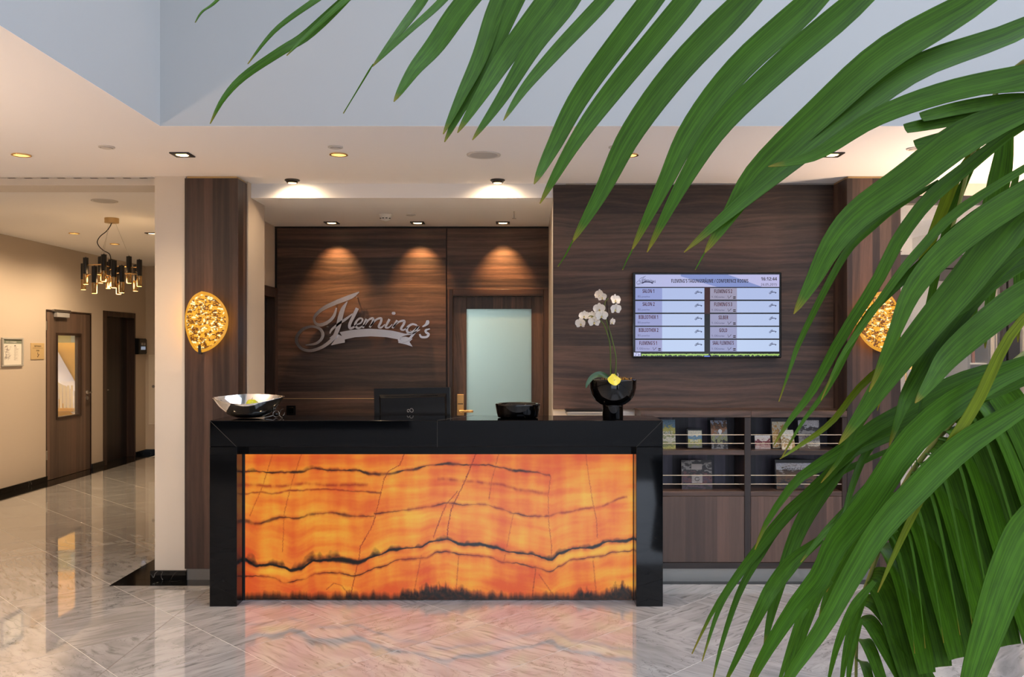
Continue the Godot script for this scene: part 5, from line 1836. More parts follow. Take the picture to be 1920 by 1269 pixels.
func brochure(label: String, x0: float, x1: float, y0: float, y1: float, z: float, im: Image, texts: Array, lean := 0.03, stand := false) -> void:
	var b := thing("brochure", Vector3((x0 + x1) / 2.0, y0, z), label, "brochure")
	var cover := plain("cover_%d" % used.brochure, Color.WHITE, 0.45)
	cover.albedo_texture = tex(im)
	var st := S()
	front_sheet(st, x0, x1, y0, y1, z, z - lean)
	part("cover", st, cover, b)
	st = S()
	var q := [Vector3(x0, y0, z - 0.0006), Vector3(x1, y0, z - 0.0006), Vector3(x1, y1, z - lean - 0.0006), Vector3(x0, y1, z - lean - 0.0006)]
	var back := []
	for v in q:
		back.append(v - Vector3(0, 0, 0.006))
	var c: Vector3 = (q[0] + back[2]) / 2.0
	quad(st, back, c)
	quad(st, q, c)
	for k in 4:
		var j := (k + 1) % 4
		quad(st, [q[k], q[j], back[j], back[k]], c)
	part("pages", st, mats.paper_white, b)
	var turn := Basis(Vector3.RIGHT, -atan2(lean, y1 - y0))
	for t in texts:
		var tt := text_tool()
		var f: float = t[2]
		words(tt, t[0], Vector3(lerpf(x0, x1, t[1]), lerpf(y0, y1, f), z - lean * f + 0.0012), t[3], t[4], turn, false)
		part("lettering", tt.commit(), t[5], b)
	if stand:
		st = bx(x0 - 0.008, x1 + 0.008, y0, y1 + 0.012, z - 0.035, z - 0.028, 0.002)
		also(st, x0 - 0.008, x1 + 0.008, y0, y0 + 0.004, z - 0.035, z + 0.012, 0.001)
		part("holder", st, mats.walnut_dark, b, "dark brown display holder")


func build_brochures() -> void:
	var z := -0.64
	var s1 := 0.882
	var s2 := 0.6073
	var blue := Color(0.40, 0.52, 0.60)
	var cream := Color(0.80, 0.76, 0.66)
	var olive := Color(0.52, 0.52, 0.32)
	var yel := Color(0.72, 0.68, 0.34)
	var grey := Color(0.50, 0.48, 0.46)
	var dark := Color(0.16, 0.13, 0.12)
	var white: Material = mats.paper_white
	var logo := "~"
	brochure("tall blue and yellow brochure half hidden by the desk leg", 0.9666, 1.0933, s1, 1.0767, z, picture(1, [blue, blue, yel, olive, cream, olive, yel], 3), [["MONET", 0.5, 0.55, 0.022, 0.9, white]])
	brochure("small brochure with a white top band in a dark stand", 1.1783, 1.2725, s1 + 0.004, 1.0043, z, picture(2, [cream, cream, blue, yel, olive, grey], 4), [["MONET", 0.5, 0.42, 0.016, 0.9, white]], 0.015, true)
	brochure("tall city brochure with a white border and a map pin", 1.3376, 1.448, s1, 1.0713, z, picture(3, [Color(0.55, 0.58, 0.66), Color(0.36, 0.24, 0.14), Color(0.58, 0.38, 0.22), grey, olive, dark, grey], 5), [], 0.04)
	var pin := get_node(numbered_last("brochure")) as Node3D
	var st := S()
	var pc := Vector3(1.3984, 1.0006, z - 0.018)
	var pp := PackedVector2Array()
	for k in 14:
		var a := -0.6 + (PI + 1.2) * k / 13.0
		pp.append(Vector2(pc.x + 0.013 * cos(a), pc.y + 0.013 * sin(a)))
	pp.append(Vector2(pc.x, pc.y - 0.028))
	plate(st, pp, z - 0.022, z - 0.017)
	part("map_pin", st, white, pin)
	brochure("square brochure of armchairs standing alone on the lower shelf", 1.1367, 1.343, s2, 0.8016, z, picture(4, [dark, grey, dark, Color(0.34, 0.20, 0.20), Color(0.28, 0.20, 0.24), dark], 7), [["MEET YOU", 0.5, 0.26, 0.013, 0.8, white], ["A PLACE TO", 0.5, 0.36, 0.009, 0.8, white]])
	var mt := get_node(numbered_last("brochure")) as Node3D
	st = bx(1.2023, 1.2749, 0.7391, 0.7772, z - 0.022, z - 0.015)
	also(st, 1.2039, 1.2764, 0.6498, 0.7042, z - 0.012, z - 0.006)
	part("white_label", st, plain("label_grey", Color(0.60, 0.57, 0.55), 0.7), mt)
	st = S()
	var hc := Vector3(1.2401, 0.677, z - 0.0055)
	var hr := []
	for k in 22:
		var a := 0.5 + TAU * 0.9 * k / 21.0
		hr.append(hc + Vector3(0.015 * cos(a), 0.012 * sin(a), 0))
	tube(st, hr, 0.0016, 0.0016, 5)
	part("ring_mark", st, mats.ink, mt)
	brochure("small white and red card beside the cabinet divider", 1.6326, 1.7376, s1, 0.9699, z, picture(5, [Color(0.82, 0.78, 0.76), Color(0.82, 0.76, 0.70), Color(0.45, 0.13, 0.16), Color(0.72, 0.55, 0.50), Color(0.78, 0.70, 0.66)], 6), [], 0.012)
	brochure("tall cream and ochre brochure behind the leaf tips", 1.7593, 1.8643, s1, 1.0749, z - 0.02, picture(6, [cream, cream, Color(0.72, 0.52, 0.24), Color(0.80, 0.66, 0.42), Color(0.70, 0.50, 0.24), cream], 9), [], 0.03, true)
	brochure("slim cream leaflet leaning before the ochre brochure", 1.8045, 1.8945, s1, 1.0089, z + 0.035, picture(7, [Color(0.84, 0.80, 0.72), cream, Color(0.62, 0.48, 0.26), cream], 12), [], 0.05)
	brochure("grey brochure headed CITY BRUNCH", 1.9331, 2.0743, s1, 1.0731, z, picture(8, [Color(0.74, 0.73, 0.74), Color(0.70, 0.69, 0.70), dark, grey, Color(0.42, 0.36, 0.33), grey, Color(0.74, 0.70, 0.62), Color(0.42, 0.33, 0.25)], 3), [["CITY", 0.5, 0.46, 0.026, 0.85, mats.ink], ["BRUNCH", 0.5, 0.30, 0.017, 0.8, mats.ink], ["DELUXE", 0.5, 0.18, 0.015, 0.8, mats.ink]])
	brochure("wide brochure headed FLEMING'S LIFE on the lower shelf", 1.7811, 2.0526, s2, 0.7944, z, picture(9, [Color(0.70, 0.69, 0.72), Color(0.68, 0.66, 0.66), Color(0.28, 0.19, 0.11), Color(0.34, 0.22, 0.11), dark, Color(0.36, 0.22, 0.08)], 5), [["FLEMING'S LIFE", 0.45, 0.71, 0.022, 0.78, mats.ink]], 0.03, true)


func numbered_last(called: String) -> String:
	return called if used[called] == 0 else "%s_%03d" % [called, used[called]]


# ---------------------------------------------------------------- the palm

func leaf_blade(st: SurfaceTool, line: Array, wide: float, roll: float, tip: float, body: Color, end: Color, fold := 0.22) -> void:
	# a leaflet folded along its midrib, about a millimetre thick; tip 1 draws it out to a point, less leaves it cut off
	var n := line.size() - 1
	var rows := []
	var ts := []
	for i in n + 1:
		var t := float(i) / n
		var d: Vector3 = (line[mini(i + 1, n)] - line[maxi(i - 1, 0)]).normalized()
		var face := Vector3(0.1, 0.4, 1.0).normalized()
		var side := d.cross(face).normalized()
		var up := side.cross(d).normalized()
		side = side.rotated(d, roll)
		up = up.rotated(d, roll)
		var grow := 0.45 + 0.55 * smoothstep(0.0, 0.30, t)
		var fall := 1.0 - tip * pow(t, 2.6 if tip > 0.9 else 4.0)
		if tip > 0.9:
			fall = pow(maxf(0.0, 1.0 - pow(t, 2.0)), 0.8)
		var h := maxf(wide * 0.5 * grow * fall, 0.0006)
		var c: Vector3 = line[i]
		var row := []
		for k in 5:
			var u := k / 2.0 - 1.0
			# two nearly flat halves that meet in a shallow valley, lightly ribbed
			var lift := fold * absf(u) * h - (0.10 * fold * h if absf(u) == 0.5 else 0.0)
			row.append([c + side * u * h + up * lift, (up - side * signf(u) * fold * 0.8).normalized()])
		rows.append(row)
		ts.append(t)
	for i in n:
		for k in 4:
			for under in 2:
				var q := []
				for e in [[i, k], [i, k + 1], [i + 1, k + 1], [i + 1, k]]:
					var r: Array = rows[e[0]][e[1]]
					var nn: Vector3 = r[1]
					q.append([r[0] - nn * (0.0009 * under), nn * (-1.0 if under else 1.0), Vector2(e[1] / 4.0, ts[e[0]]), ts[e[0]]])
				for m in ([0, 1, 2, 0, 2, 3] if under else [0, 2, 1, 0, 3, 2]):
					st.set_uv(q[m][2])
					st.set_normal(q[m][1])
					st.set_color(body.lerp(end, smoothstep(0.90, 1.0, q[m][3])))
					st.add_vertex(q[m][0])


func leaflet(frond: Node3D, pts: Array, wide: float, tone: int, roll: float, tip: float) -> void:
	# one leaf green; only the yellowed leaflets (tone 5) differ
	var leaf_green := Color(0.098, 0.25, 0.022)
	var greens := [leaf_green, leaf_green, leaf_green, leaf_green, leaf_green, Color(0.27, 0.36, 0.03), leaf_green, leaf_green]
	var c: Color = greens[tone]
	var v := rng.randf_range(0.72, 0.80)
	c = Color(c.r * v, c.g * v, c.b * v)
	var end := Color(0.36, 0.28, 0.05) if tip > 0.9 else c
	var st := S(true)
	leaf_blade(st, spline(pts, 22), wide, roll, tip, c, end)
	part("leaflet", st.commit(), mats.leaf, frond)


func frond(palm: Node3D, pts: Array, thick: float, label: String) -> Node3D:
	var st := S()
	tube(st, spline(pts, 40), thick, thick * 0.35, 8)
	return part("frond", st, mats.frond_stem, palm, label)


func build_palm() -> void:
	plain("frond_stem", Color(0.46, 0.47, 0.16), 0.5)
	var base := Vector3(1.62, 0, 3.55)
	var palm := thing("palm", base, "large green palm arching into the foreground at the right", "palm")
	var st := S()
	for k in 5:
		var a := TAU * k / 5.0
		tube(st, spline([base + Vector3(0.05 * cos(a), 0.431, 0.05 * sin(a)), base + Vector3(0.05 * cos(a), 0.8, 0.05 * sin(a)), base + Vector3(0.03 * cos(a), 1.2, 0.03 * sin(a))], 10), 0.03, 0.02, 10)
	part("stems", st, mats.frond_stem, palm)
	var pot := thing("palm_pot", base, "dark grey round tub that holds the foreground palm", "pot")
	st = S()
	lathe(st, [Vector2(0, 0), Vector2(0.19, 0), Vector2(0.24, 0.42), Vector2(0.245, 0.46), Vector2(0.22, 0.46), Vector2(0.215, 0.40), Vector2(0, 0.40)], base, 40)
	part("tub", st, mats.dark_grey_plastic, pot)
	st = S()
	disc(st, base + Vector3(0, 0.43, 0), 0.214, 0.02, 32)
	part("soil", st, plain("palm_soil", Color(0.12, 0.09, 0.06), 0.95), pot)
	var over := frond(palm, [Vector3(1.588, 1.305, 3.600), Vector3(1.330, 1.926, 3.600), Vector3(0.989, 2.357, 3.650), Vector3(0.521, 2.518, 3.700), Vector3(0.033, 2.450, 3.750), Vector3(-0.370, 2.257, 3.800)], 0.0110, "frond arching above the picture, its leaflets hanging from the top edge")
	leaflet(over, [Vector3(-0.467, 2.243, 3.750), Vector3(-0.503, 2.150, 3.817), Vector3(-0.505, 2.105, 3.883), Vector3(-0.492, 2.063, 3.950)], 0.0062, 0, 0.00, 1.00)
	leaflet(over, [Vector3(-0.250, 2.233, 3.750), Vector3(-0.297, 2.184, 3.800), Vector3(-0.328, 2.137, 3.850), Vector3(-0.381, 2.070, 3.900), Vector3(-0.411, 1.999, 3.950)], 0.0150, 0, 0.00, 1.00)
	leaflet(over, [Vector3(-0.231, 2.224, 3.750), Vector3(-0.251, 2.184, 3.800), Vector3(-0.287, 2.130, 3.850), Vector3(-0.330, 2.062, 3.900), Vector3(-0.351, 2.012, 3.950)], 0.0141, 7, 0.00, 1.00)
	leaflet(over, [Vector3(-0.259, 2.219, 3.750), Vector3(-0.293, 2.164, 3.783), Vector3(-0.350, 2.091, 3.817), Vector3(-0.384, 2.053, 3.850), Vector3(-0.436, 2.001, 3.883), Vector3(-0.459, 1.955, 3.917), Vector3(-0.469, 1.907, 3.950)], 0.0221, 0, 0.00, 1.00)
	leaflet(over, [Vector3(-0.108, 2.262, 3.750), Vector3(-0.157, 2.157, 3.800), Vector3(-0.181, 2.097, 3.850), Vector3(-0.195, 2.053, 3.900), Vector3(-0.219, 1.995, 3.950)], 0.0194, 2, 0.00, 1.00)
	leaflet(over, [Vector3(-0.052, 2.262, 3.750), Vector3(-0.121, 2.150, 3.817), Vector3(-0.171, 2.073, 3.883), Vector3(-0.219, 1.995, 3.950)], 0.0159, 0, 0.00, 1.00)
	leaflet(over, [Vector3(0.024, 2.281, 3.750), Vector3(-0.078, 2.157, 3.800), Vector3(-0.132, 2.060, 3.850), Vector3(-0.162, 2.002, 3.900), Vector3(-0.186, 1.941, 3.950)], 0.0423, 0, 0.00, 1.00)
	leaflet(over, [Vector3(0.033, 2.290, 3.750), Vector3(-0.025, 2.157, 3.800), Vector3(-0.057, 2.044, 3.850), Vector3(-0.085, 1.964, 3.900), Vector3(-0.110, 1.891, 3.950)], 0.0335, 0, 0.00, 1.00)
	leaflet(over, [Vector3(0.071, 2.290, 3.750), Vector3(0.003, 2.157, 3.800), Vector3(-0.047, 2.031, 3.850), Vector3(-0.083, 1.947, 3.900), Vector3(-0.108, 1.879, 3.950)], 0.0318, 2, 0.00, 1.00)
	leaflet(over, [Vector3(0.137, 2.290, 3.750), Vector3(0.058, 2.157, 3.800), Vector3(-0.013, 2.044, 3.850), Vector3(-0.051, 1.968, 3.900), Vector3(-0.088, 1.893, 3.950)], 0.0423, 1, 0.00, 1.00)
	leaflet(over, [Vector3(0.174, 2.299, 3.750), Vector3(0.096, 2.157, 3.800), Vector3(0.031, 2.058, 3.850), Vector3(-0.021, 1.959, 3.900), Vector3(-0.065, 1.882, 3.950)], 0.0371, 6, 0.00, 1.00)
	leaflet(over, [Vector3(0.269, 2.299, 3.750), Vector3(0.151, 2.152, 3.800), Vector3(0.071, 2.053, 3.850), Vector3(0.017, 1.977, 3.900), Vector3(-0.017, 1.912, 3.950)], 0.0300, 0, 0.00, 1.00)
	leaflet(over, [Vector3(0.344, 2.309, 3.750), Vector3(0.235, 2.157, 3.800), Vector3(0.116, 1.989, 3.850), Vector3(0.060, 1.879, 3.900), Vector3(0.030, 1.814, 3.950)], 0.0441, 0, 0.00, 1.00)
	leaflet(over, [Vector3(0.420, 2.318, 3.750), Vector3(0.297, 2.157, 3.800), Vector3(0.163, 1.987, 3.850), Vector3(0.095, 1.887, 3.900), Vector3(0.039, 1.784, 3.950)], 0.0441, 0, 0.00, 1.00)
	leaflet(over, [Vector3(0.542, 2.318, 3.750), Vector3(0.400, 2.161, 3.790), Vector3(0.277, 2.029, 3.830), Vector3(0.191, 1.912, 3.870), Vector3(0.138, 1.809, 3.910), Vector3(0.088, 1.723, 3.950)], 0.0547, 0, 0.00, 1.00)
	leaflet(over, [Vector3(0.637, 2.309, 3.750), Vector3(0.515, 2.161, 3.790), Vector3(0.380, 2.033, 3.830), Vector3(0.291, 1.922, 3.870), Vector3(0.237, 1.821, 3.910), Vector3(0.180, 1.711, 3.950)], 0.0547, 0, 0.00, 1.00)
	leaflet(over, [Vector3(0.731, 2.299, 3.750), Vector3(0.593, 2.161, 3.790), Vector3(0.447, 2.033, 3.830), Vector3(0.337, 1.925, 3.870), Vector3(0.266, 1.821, 3.910), Vector3(0.204, 1.709, 3.950)], 0.0512, 0, 0.00, 1.00)
	leaflet(over, [Vector3(0.939, 2.262, 3.750), Vector3(0.789, 2.156, 3.783), Vector3(0.627, 2.056, 3.817), Vector3(0.507, 1.952, 3.850), Vector3(0.396, 1.848, 3.883), Vector3(0.341, 1.774, 3.917), Vector3(0.292, 1.707, 3.950)], 0.0653, 0, 0.00, 1.00)
	leaflet(over, [Vector3(1.052, 2.205, 3.750), Vector3(0.863, 2.106, 3.783), Vector3(0.681, 2.033, 3.817), Vector3(0.556, 1.947, 3.850), Vector3(0.461, 1.872, 3.883), Vector3(0.352, 1.785, 3.917), Vector3(0.261, 1.709, 3.950)], 0.0582, 2, 0.25, 1.00)
	leaflet(over, [Vector3(1.061, 2.092, 3.750), Vector3(0.877, 2.032, 3.790), Vector3(0.717, 1.988, 3.830), Vector3(0.587, 1.936, 3.870), Vector3(0.478, 1.868, 3.910), Vector3(0.391, 1.841, 3.950)], 0.0423, 7, -0.20, 1.00)
	leaflet(over, [Vector3(-0.218, 1.999, 3.950), Vector3(-0.233, 1.971, 3.955), Vector3(-0.262, 1.920, 3.960)], 0.0025, 7, 0.00, 1.00)
	leaflet(over, [Vector3(0.090, 1.728, 3.950), Vector3(0.078, 1.704, 3.955), Vector3(0.066, 1.686, 3.960)], 0.0025, 7, 0.00, 1.00)
	leaflet(over, [Vector3(0.182, 1.714, 3.950), Vector3(0.173, 1.698, 3.955), Vector3(0.165, 1.681, 3.960)], 0.0025, 7, 0.00, 1.00)
	leaflet(over, [Vector3(0.293, 1.709, 3.950), Vector3(0.284, 1.694, 3.955), Vector3(0.276, 1.681, 3.960)], 0.0025, 7, 0.00, 1.00)
	var right := frond(palm, [Vector3(1.588, 1.305, 3.600), Vector3(1.391, 1.614, 3.650), Vector3(1.203, 1.827, 3.700), Vector3(1.023, 1.950, 3.750), Vector3(0.936, 2.011, 3.800)], 0.0100, "frond whose leaflets sweep in from the right edge")
	leaflet(right, [Vector3(1.052, 2.035, 3.750), Vector3(0.866, 1.966, 3.779), Vector3(0.759, 1.916, 3.807), Vector3(0.655, 1.842, 3.836), Vector3(0.565, 1.782, 3.864), Vector3(0.511, 1.730, 3.893), Vector3(0.467, 1.664, 3.921), Vector3(0.430, 1.614, 3.950)], 0.0653, 1, 0.00, 1.00)
	leaflet(right, [Vector3(0.726, 1.847, 3.800), Vector3(0.643, 1.798, 3.821), Vector3(0.590, 1.760, 3.843), Vector3(0.546, 1.722, 3.864), Vector3(0.503, 1.660, 3.886), Vector3(0.453, 1.572, 3.907), Vector3(0.431, 1.530, 3.929), Vector3(0.407, 1.479, 3.950)], 0.0147, 0, 0.00, 1.00)
	leaflet(right, [Vector3(1.052, 2.035, 3.750), Vector3(0.888, 1.952, 3.772), Vector3(0.771, 1.867, 3.794), Vector3(0.699, 1.811, 3.817), Vector3(0.639, 1.741, 3.839), Vector3(0.594, 1.670, 3.861), Vector3(0.524, 1.572, 3.883), Vector3(0.473, 1.493, 3.906), Vector3(0.431, 1.449, 3.928), Vector3(0.399, 1.412, 3.950)], 0.0265, 7, 0.00, 1.00)
	leaflet(right, [Vector3(1.033, 1.960, 3.750), Vector3(0.884, 1.873, 3.779), Vector3(0.752, 1.792, 3.807), Vector3(0.677, 1.726, 3.836), Vector3(0.628, 1.680, 3.864), Vector3(0.558, 1.597, 3.893), Vector3(0.512, 1.545, 3.921), Vector3(0.472, 1.481, 3.950)], 0.0176, 7, 0.00, 1.00)
	leaflet(right, [Vector3(1.033, 1.922, 3.750), Vector3(0.886, 1.849, 3.775), Vector3(0.768, 1.775, 3.800), Vector3(0.682, 1.701, 3.825), Vector3(0.623, 1.656, 3.850), Vector3(0.565, 1.602, 3.875), Vector3(0.504, 1.504, 3.900), Vector3(0.452, 1.446, 3.925), Vector3(0.411, 1.392, 3.950)], 0.0168, 4, 0.00, 1.00)
	leaflet(right, [Vector3(1.089, 1.969, 3.750), Vector3(0.918, 1.850, 3.783), Vector3(0.799, 1.780, 3.817), Vector3(0.707, 1.716, 3.850), Vector3(0.642, 1.654, 3.883), Vector3(0.598, 1.584, 3.917), Vector3(0.546, 1.494, 3.950)], 0.0512, 1, 0.00, 1.00)
	leaflet(right, [Vector3(1.089, 1.894, 3.750), Vector3(0.903, 1.809, 3.779), Vector3(0.822, 1.743, 3.807), Vector3(0.744, 1.662, 3.836), Vector3(0.677, 1.598, 3.864), Vector3(0.604, 1.523, 3.893), Vector3(0.549, 1.463, 3.921), Vector3(0.499, 1.413, 3.950)], 0.0635, 2, 0.15, 1.00)
	leaflet(right, [Vector3(1.033, 1.781, 3.750), Vector3(0.886, 1.731, 3.775), Vector3(0.782, 1.646, 3.800), Vector3(0.714, 1.607, 3.825), Vector3(0.648, 1.555, 3.850), Vector3(0.594, 1.492, 3.875), Vector3(0.549, 1.440, 3.900), Vector3(0.513, 1.392, 3.925), Vector3(0.472, 1.354, 3.950)], 0.0265, 3, 0.00, 1.00)
	leaflet(right, [Vector3(1.089, 1.771, 3.750), Vector3(0.896, 1.665, 3.790), Vector3(0.792, 1.604, 3.830), Vector3(0.708, 1.548, 3.870), Vector3(0.661, 1.511, 3.910), Vector3(0.617, 1.477, 3.950)], 0.0529, 2, 0.00, 1.00)
	leaflet(right, [Vector3(0.910, 1.715, 3.750), Vector3(0.808, 1.661, 3.783), Vector3(0.727, 1.589, 3.817), Vector3(0.682, 1.541, 3.850), Vector3(0.636, 1.488, 3.883), Vector3(0.608, 1.458, 3.917), Vector3(0.577, 1.411, 3.950)], 0.0388, 0, 0.00, 1.00)
	leaflet(right, [Vector3(0.882, 1.674, 3.900), Vector3(0.777, 1.588, 3.933), Vector3(0.702, 1.478, 3.967), Vector3(0.641, 1.411, 4.000), Vector3(0.588, 1.346, 4.033), Vector3(0.536, 1.276, 4.067), Vector3(0.497, 1.227, 4.100)], 0.0190, 5, 0.00, 1.00)
	leaflet(right, [Vector3(0.882, 1.649, 3.750), Vector3(0.767, 1.582, 3.790), Vector3(0.699, 1.528, 3.830), Vector3(0.661, 1.463, 3.870), Vector3(0.636, 1.410, 3.910), Vector3(0.622, 1.358, 3.950)], 0.0053, 7, 0.00, 1.00)
	leaflet(right, [Vector3(0.863, 1.611, 3.750), Vector3(0.776, 1.610, 3.790), Vector3(0.604, 1.519, 3.830), Vector3(0.518, 1.442, 3.870), Vector3(0.452, 1.407, 3.910), Vector3(0.409, 1.391, 3.950)], 0.0132, 5, 0.00, 1.00)
	var hanging := frond(palm, [Vector3(1.422, 1.724, 3.550), Vector3(1.244, 2.057, 3.500), Vector3(1.121, 2.173, 3.450), Vector3(1.063, 2.144, 3.400), Vector3(1.016, 2.045, 3.400), Vector3(0.983, 1.946, 3.400), Vector3(0.952, 1.831, 3.400), Vector3(0.914, 1.738, 3.400)], 0.0080, "slender yellowish frond stem hanging down, its leaflets cut short")
	leaflet(hanging, [Vector3(1.186, 2.131, 3.400), Vector3(1.095, 2.123, 3.417), Vector3(1.006, 2.112, 3.433), Vector3(0.935, 2.099, 3.450)], 0.0274, 2, 0.00, 0.35)
	leaflet(hanging, [Vector3(1.151, 2.108, 3.400), Vector3(1.039, 2.090, 3.417), Vector3(0.949, 2.072, 3.433), Vector3(0.858, 2.048, 3.450)], 0.0342, 0, 0.00, 0.35)
	leaflet(hanging, [Vector3(1.139, 2.091, 3.400), Vector3(1.007, 2.064, 3.417), Vector3(0.926, 2.046, 3.433), Vector3(0.824, 2.024, 3.450)], 0.0342, 2, 0.00, 0.35)
	leaflet(hanging, [Vector3(1.105, 2.050, 3.400), Vector3(0.992, 2.025, 3.417), Vector3(0.926, 2.008, 3.433), Vector3(0.846, 1.988, 3.450)], 0.0388, 0, 0.00, 0.35)
	leaflet(hanging, [Vector3(1.126, 2.113, 3.300), Vector3(1.114, 1.991, 3.300), Vector3(1.087, 1.869, 3.300), Vector3(1.056, 1.772, 3.300), Vector3(1.047, 1.668, 3.300), Vector3(1.043, 1.575, 3.300)], 0.0511, 1, 0.30, 1.00)
	leaflet(hanging, [Vector3(1.145, 1.955, 3.300), Vector3(1.114, 1.821, 3.300), Vector3(1.092, 1.723, 3.300), Vector3(1.078, 1.626, 3.300), Vector3(1.074, 1.561, 3.300)], 0.0292, 1, 0.20, 1.00)
	leaflet(hanging, [Vector3(1.181, 1.991, 3.300), Vector3(1.165, 1.869, 3.300), Vector3(1.154, 1.772, 3.300), Vector3(1.151, 1.674, 3.300), Vector3(1.149, 1.575, 3.300)], 0.0414, 1, 0.20, 1.00)
	leaflet(hanging, [Vector3(1.024, 2.027, 3.400), Vector3(0.964, 1.936, 3.392), Vector3(0.933, 1.856, 3.383), Vector3(0.885, 1.717, 3.375), Vector3(0.853, 1.624, 3.367), Vector3(0.831, 1.517, 3.358), Vector3(0.807, 1.422, 3.350)], 0.0258, 5, 0.30, 1.00)
	leaflet(hanging, [Vector3(1.012, 1.993, 3.400), Vector3(0.971, 1.902, 3.390), Vector3(0.941, 1.798, 3.380), Vector3(0.916, 1.670, 3.370), Vector3(0.898, 1.577, 3.360), Vector3(0.873, 1.464, 3.350)], 0.0211, 7, 0.30, 1.00)
	var low := frond(palm, [Vector3(1.742, 1.245, 3.550), Vector3(1.349, 1.564, 3.700), Vector3(1.082, 1.646, 3.800), Vector3(0.873, 1.623, 3.900)], 0.0120, "frond whose broad blue-green leaflets sweep across the lower right")
	leaflet(low, [Vector3(1.047, 1.593, 3.700), Vector3(0.915, 1.537, 3.725), Vector3(0.819, 1.516, 3.750), Vector3(0.730, 1.484, 3.775), Vector3(0.669, 1.455, 3.800), Vector3(0.609, 1.431, 3.825), Vector3(0.551, 1.399, 3.850), Vector3(0.494, 1.371, 3.875), Vector3(0.447, 1.346, 3.900), Vector3(0.397, 1.291, 3.925), Vector3(0.370, 1.251, 3.950)], 0.0305, 4, 0.10, 1.00)
	leaflet(low, [Vector3(1.047, 1.574, 3.700), Vector3(0.896, 1.502, 3.725), Vector3(0.750, 1.446, 3.750), Vector3(0.673, 1.420, 3.775), Vector3(0.591, 1.390, 3.800), Vector3(0.534, 1.368, 3.825), Vector3(0.472, 1.343, 3.850)], 0.0334, 3, 0.30, 1.00)
	leaflet(low, [Vector3(1.066, 1.613, 3.700), Vector3(0.912, 1.497, 3.730), Vector3(0.745, 1.461, 3.760), Vector3(0.666, 1.435, 3.790), Vector3(0.584, 1.405, 3.820), Vector3(0.506, 1.339, 3.850), Vector3(0.438, 1.293, 3.880), Vector3(0.379, 1.236, 3.910), Vector3(0.337, 1.198, 3.940), Vector3(0.299, 1.159, 3.970), Vector3(0.263, 1.108, 4.000)], 0.0212, 4, 0.00, 1.00)
	leaflet(low, [Vector3(0.716, 1.418, 3.700), Vector3(0.599, 1.375, 3.750), Vector3(0.488, 1.299, 3.800), Vector3(0.401, 1.224, 3.850), Vector3(0.347, 1.184, 3.900), Vector3(0.312, 1.153, 3.950), Vector3(0.278, 1.097, 4.000)], 0.0176, 4, 0.10, 1.00)
	leaflet(low, [Vector3(0.716, 1.389, 3.700), Vector3(0.561, 1.333, 3.750), Vector3(0.461, 1.267, 3.800), Vector3(0.406, 1.219, 3.850), Vector3(0.359, 1.172, 3.900), Vector3(0.319, 1.106, 3.950), Vector3(0.293, 1.065, 4.000)], 0.0159, 0, 0.00, 1.00)
	leaflet(low, [Vector3(0.706, 1.447, 3.700), Vector3(0.602, 1.384, 3.742), Vector3(0.535, 1.319, 3.783), Vector3(0.482, 1.263, 3.825), Vector3(0.442, 1.204, 3.867), Vector3(0.407, 1.138, 3.908), Vector3(0.384, 1.095, 3.950)], 0.0323, 6, 0.20, 1.00)
	leaflet(low, [Vector3(0.674, 1.432, 3.750), Vector3(0.607, 1.381, 3.788), Vector3(0.570, 1.335, 3.825), Vector3(0.541, 1.291, 3.862), Vector3(0.517, 1.265, 3.900)], 0.0135, 3, 0.00, 1.00)
	leaflet(low, [Vector3(0.712, 1.375, 3.750), Vector3(0.625, 1.340, 3.800), Vector3(0.545, 1.288, 3.850), Vector3(0.490, 1.261, 3.900), Vector3(0.441, 1.232, 3.950)], 0.0194, 6, 0.00, 1.00)
	leaflet(low, [Vector3(0.948, 1.572, 3.850), Vector3(0.800, 1.525, 3.894), Vector3(0.683, 1.476, 3.939), Vector3(0.589, 1.415, 3.983), Vector3(0.511, 1.335, 4.028), Vector3(0.448, 1.287, 4.072), Vector3(0.410, 1.253, 4.117), Vector3(0.362, 1.223, 4.161), Vector3(0.308, 1.173, 4.206), Vector3(0.268, 1.128, 4.250)], 0.0471, 3, -0.15, 1.00)
	leaflet(low, [Vector3(0.916, 1.538, 3.900), Vector3(0.779, 1.469, 3.950), Vector3(0.660, 1.414, 4.000), Vector3(0.574, 1.362, 4.050), Vector3(0.500, 1.315, 4.100), Vector3(0.440, 1.262, 4.150), Vector3(0.388, 1.215, 4.200), Vector3(0.333, 1.176, 4.250), Vector3(0.283, 1.137, 4.300)], 0.0423, 4, -0.10, 1.00)
	leaflet(low, [Vector3(0.781, 1.290, 3.600), Vector3(0.723, 1.266, 3.600), Vector3(0.688, 1.249, 3.600), Vector3(0.657, 1.218, 3.600), Vector3(0.628, 1.145, 3.600), Vector3(0.605, 1.088, 3.600)], 0.0269, 6, 0.30, 1.00)
	leaflet(low, [Vector3(0.760, 1.254, 3.600), Vector3(0.716, 1.231, 3.600), Vector3(0.678, 1.207, 3.600), Vector3(0.647, 1.166, 3.600), Vector3(0.609, 1.090, 3.600), Vector3(0.590, 1.036, 3.600)], 0.0290, 2, 0.30, 1.00)
	leaflet(low, [Vector3(0.740, 1.212, 3.600), Vector3(0.695, 1.192, 3.600), Vector3(0.657, 1.166, 3.600), Vector3(0.631, 1.124, 3.600), Vector3(0.595, 1.028, 3.600), Vector3(0.569, 0.964, 3.600)], 0.0331, 2, 0.30, 1.00)
	leaflet(low, [Vector3(0.490, 1.257, 3.900), Vector3(0.441, 1.228, 3.920), Vector3(0.401, 1.191, 3.940), Vector3(0.377, 1.164, 3.960), Vector3(0.345, 1.116, 3.980), Vector3(0.308, 1.057, 4.000)], 0.0263, 6, 0.20, 1.00)
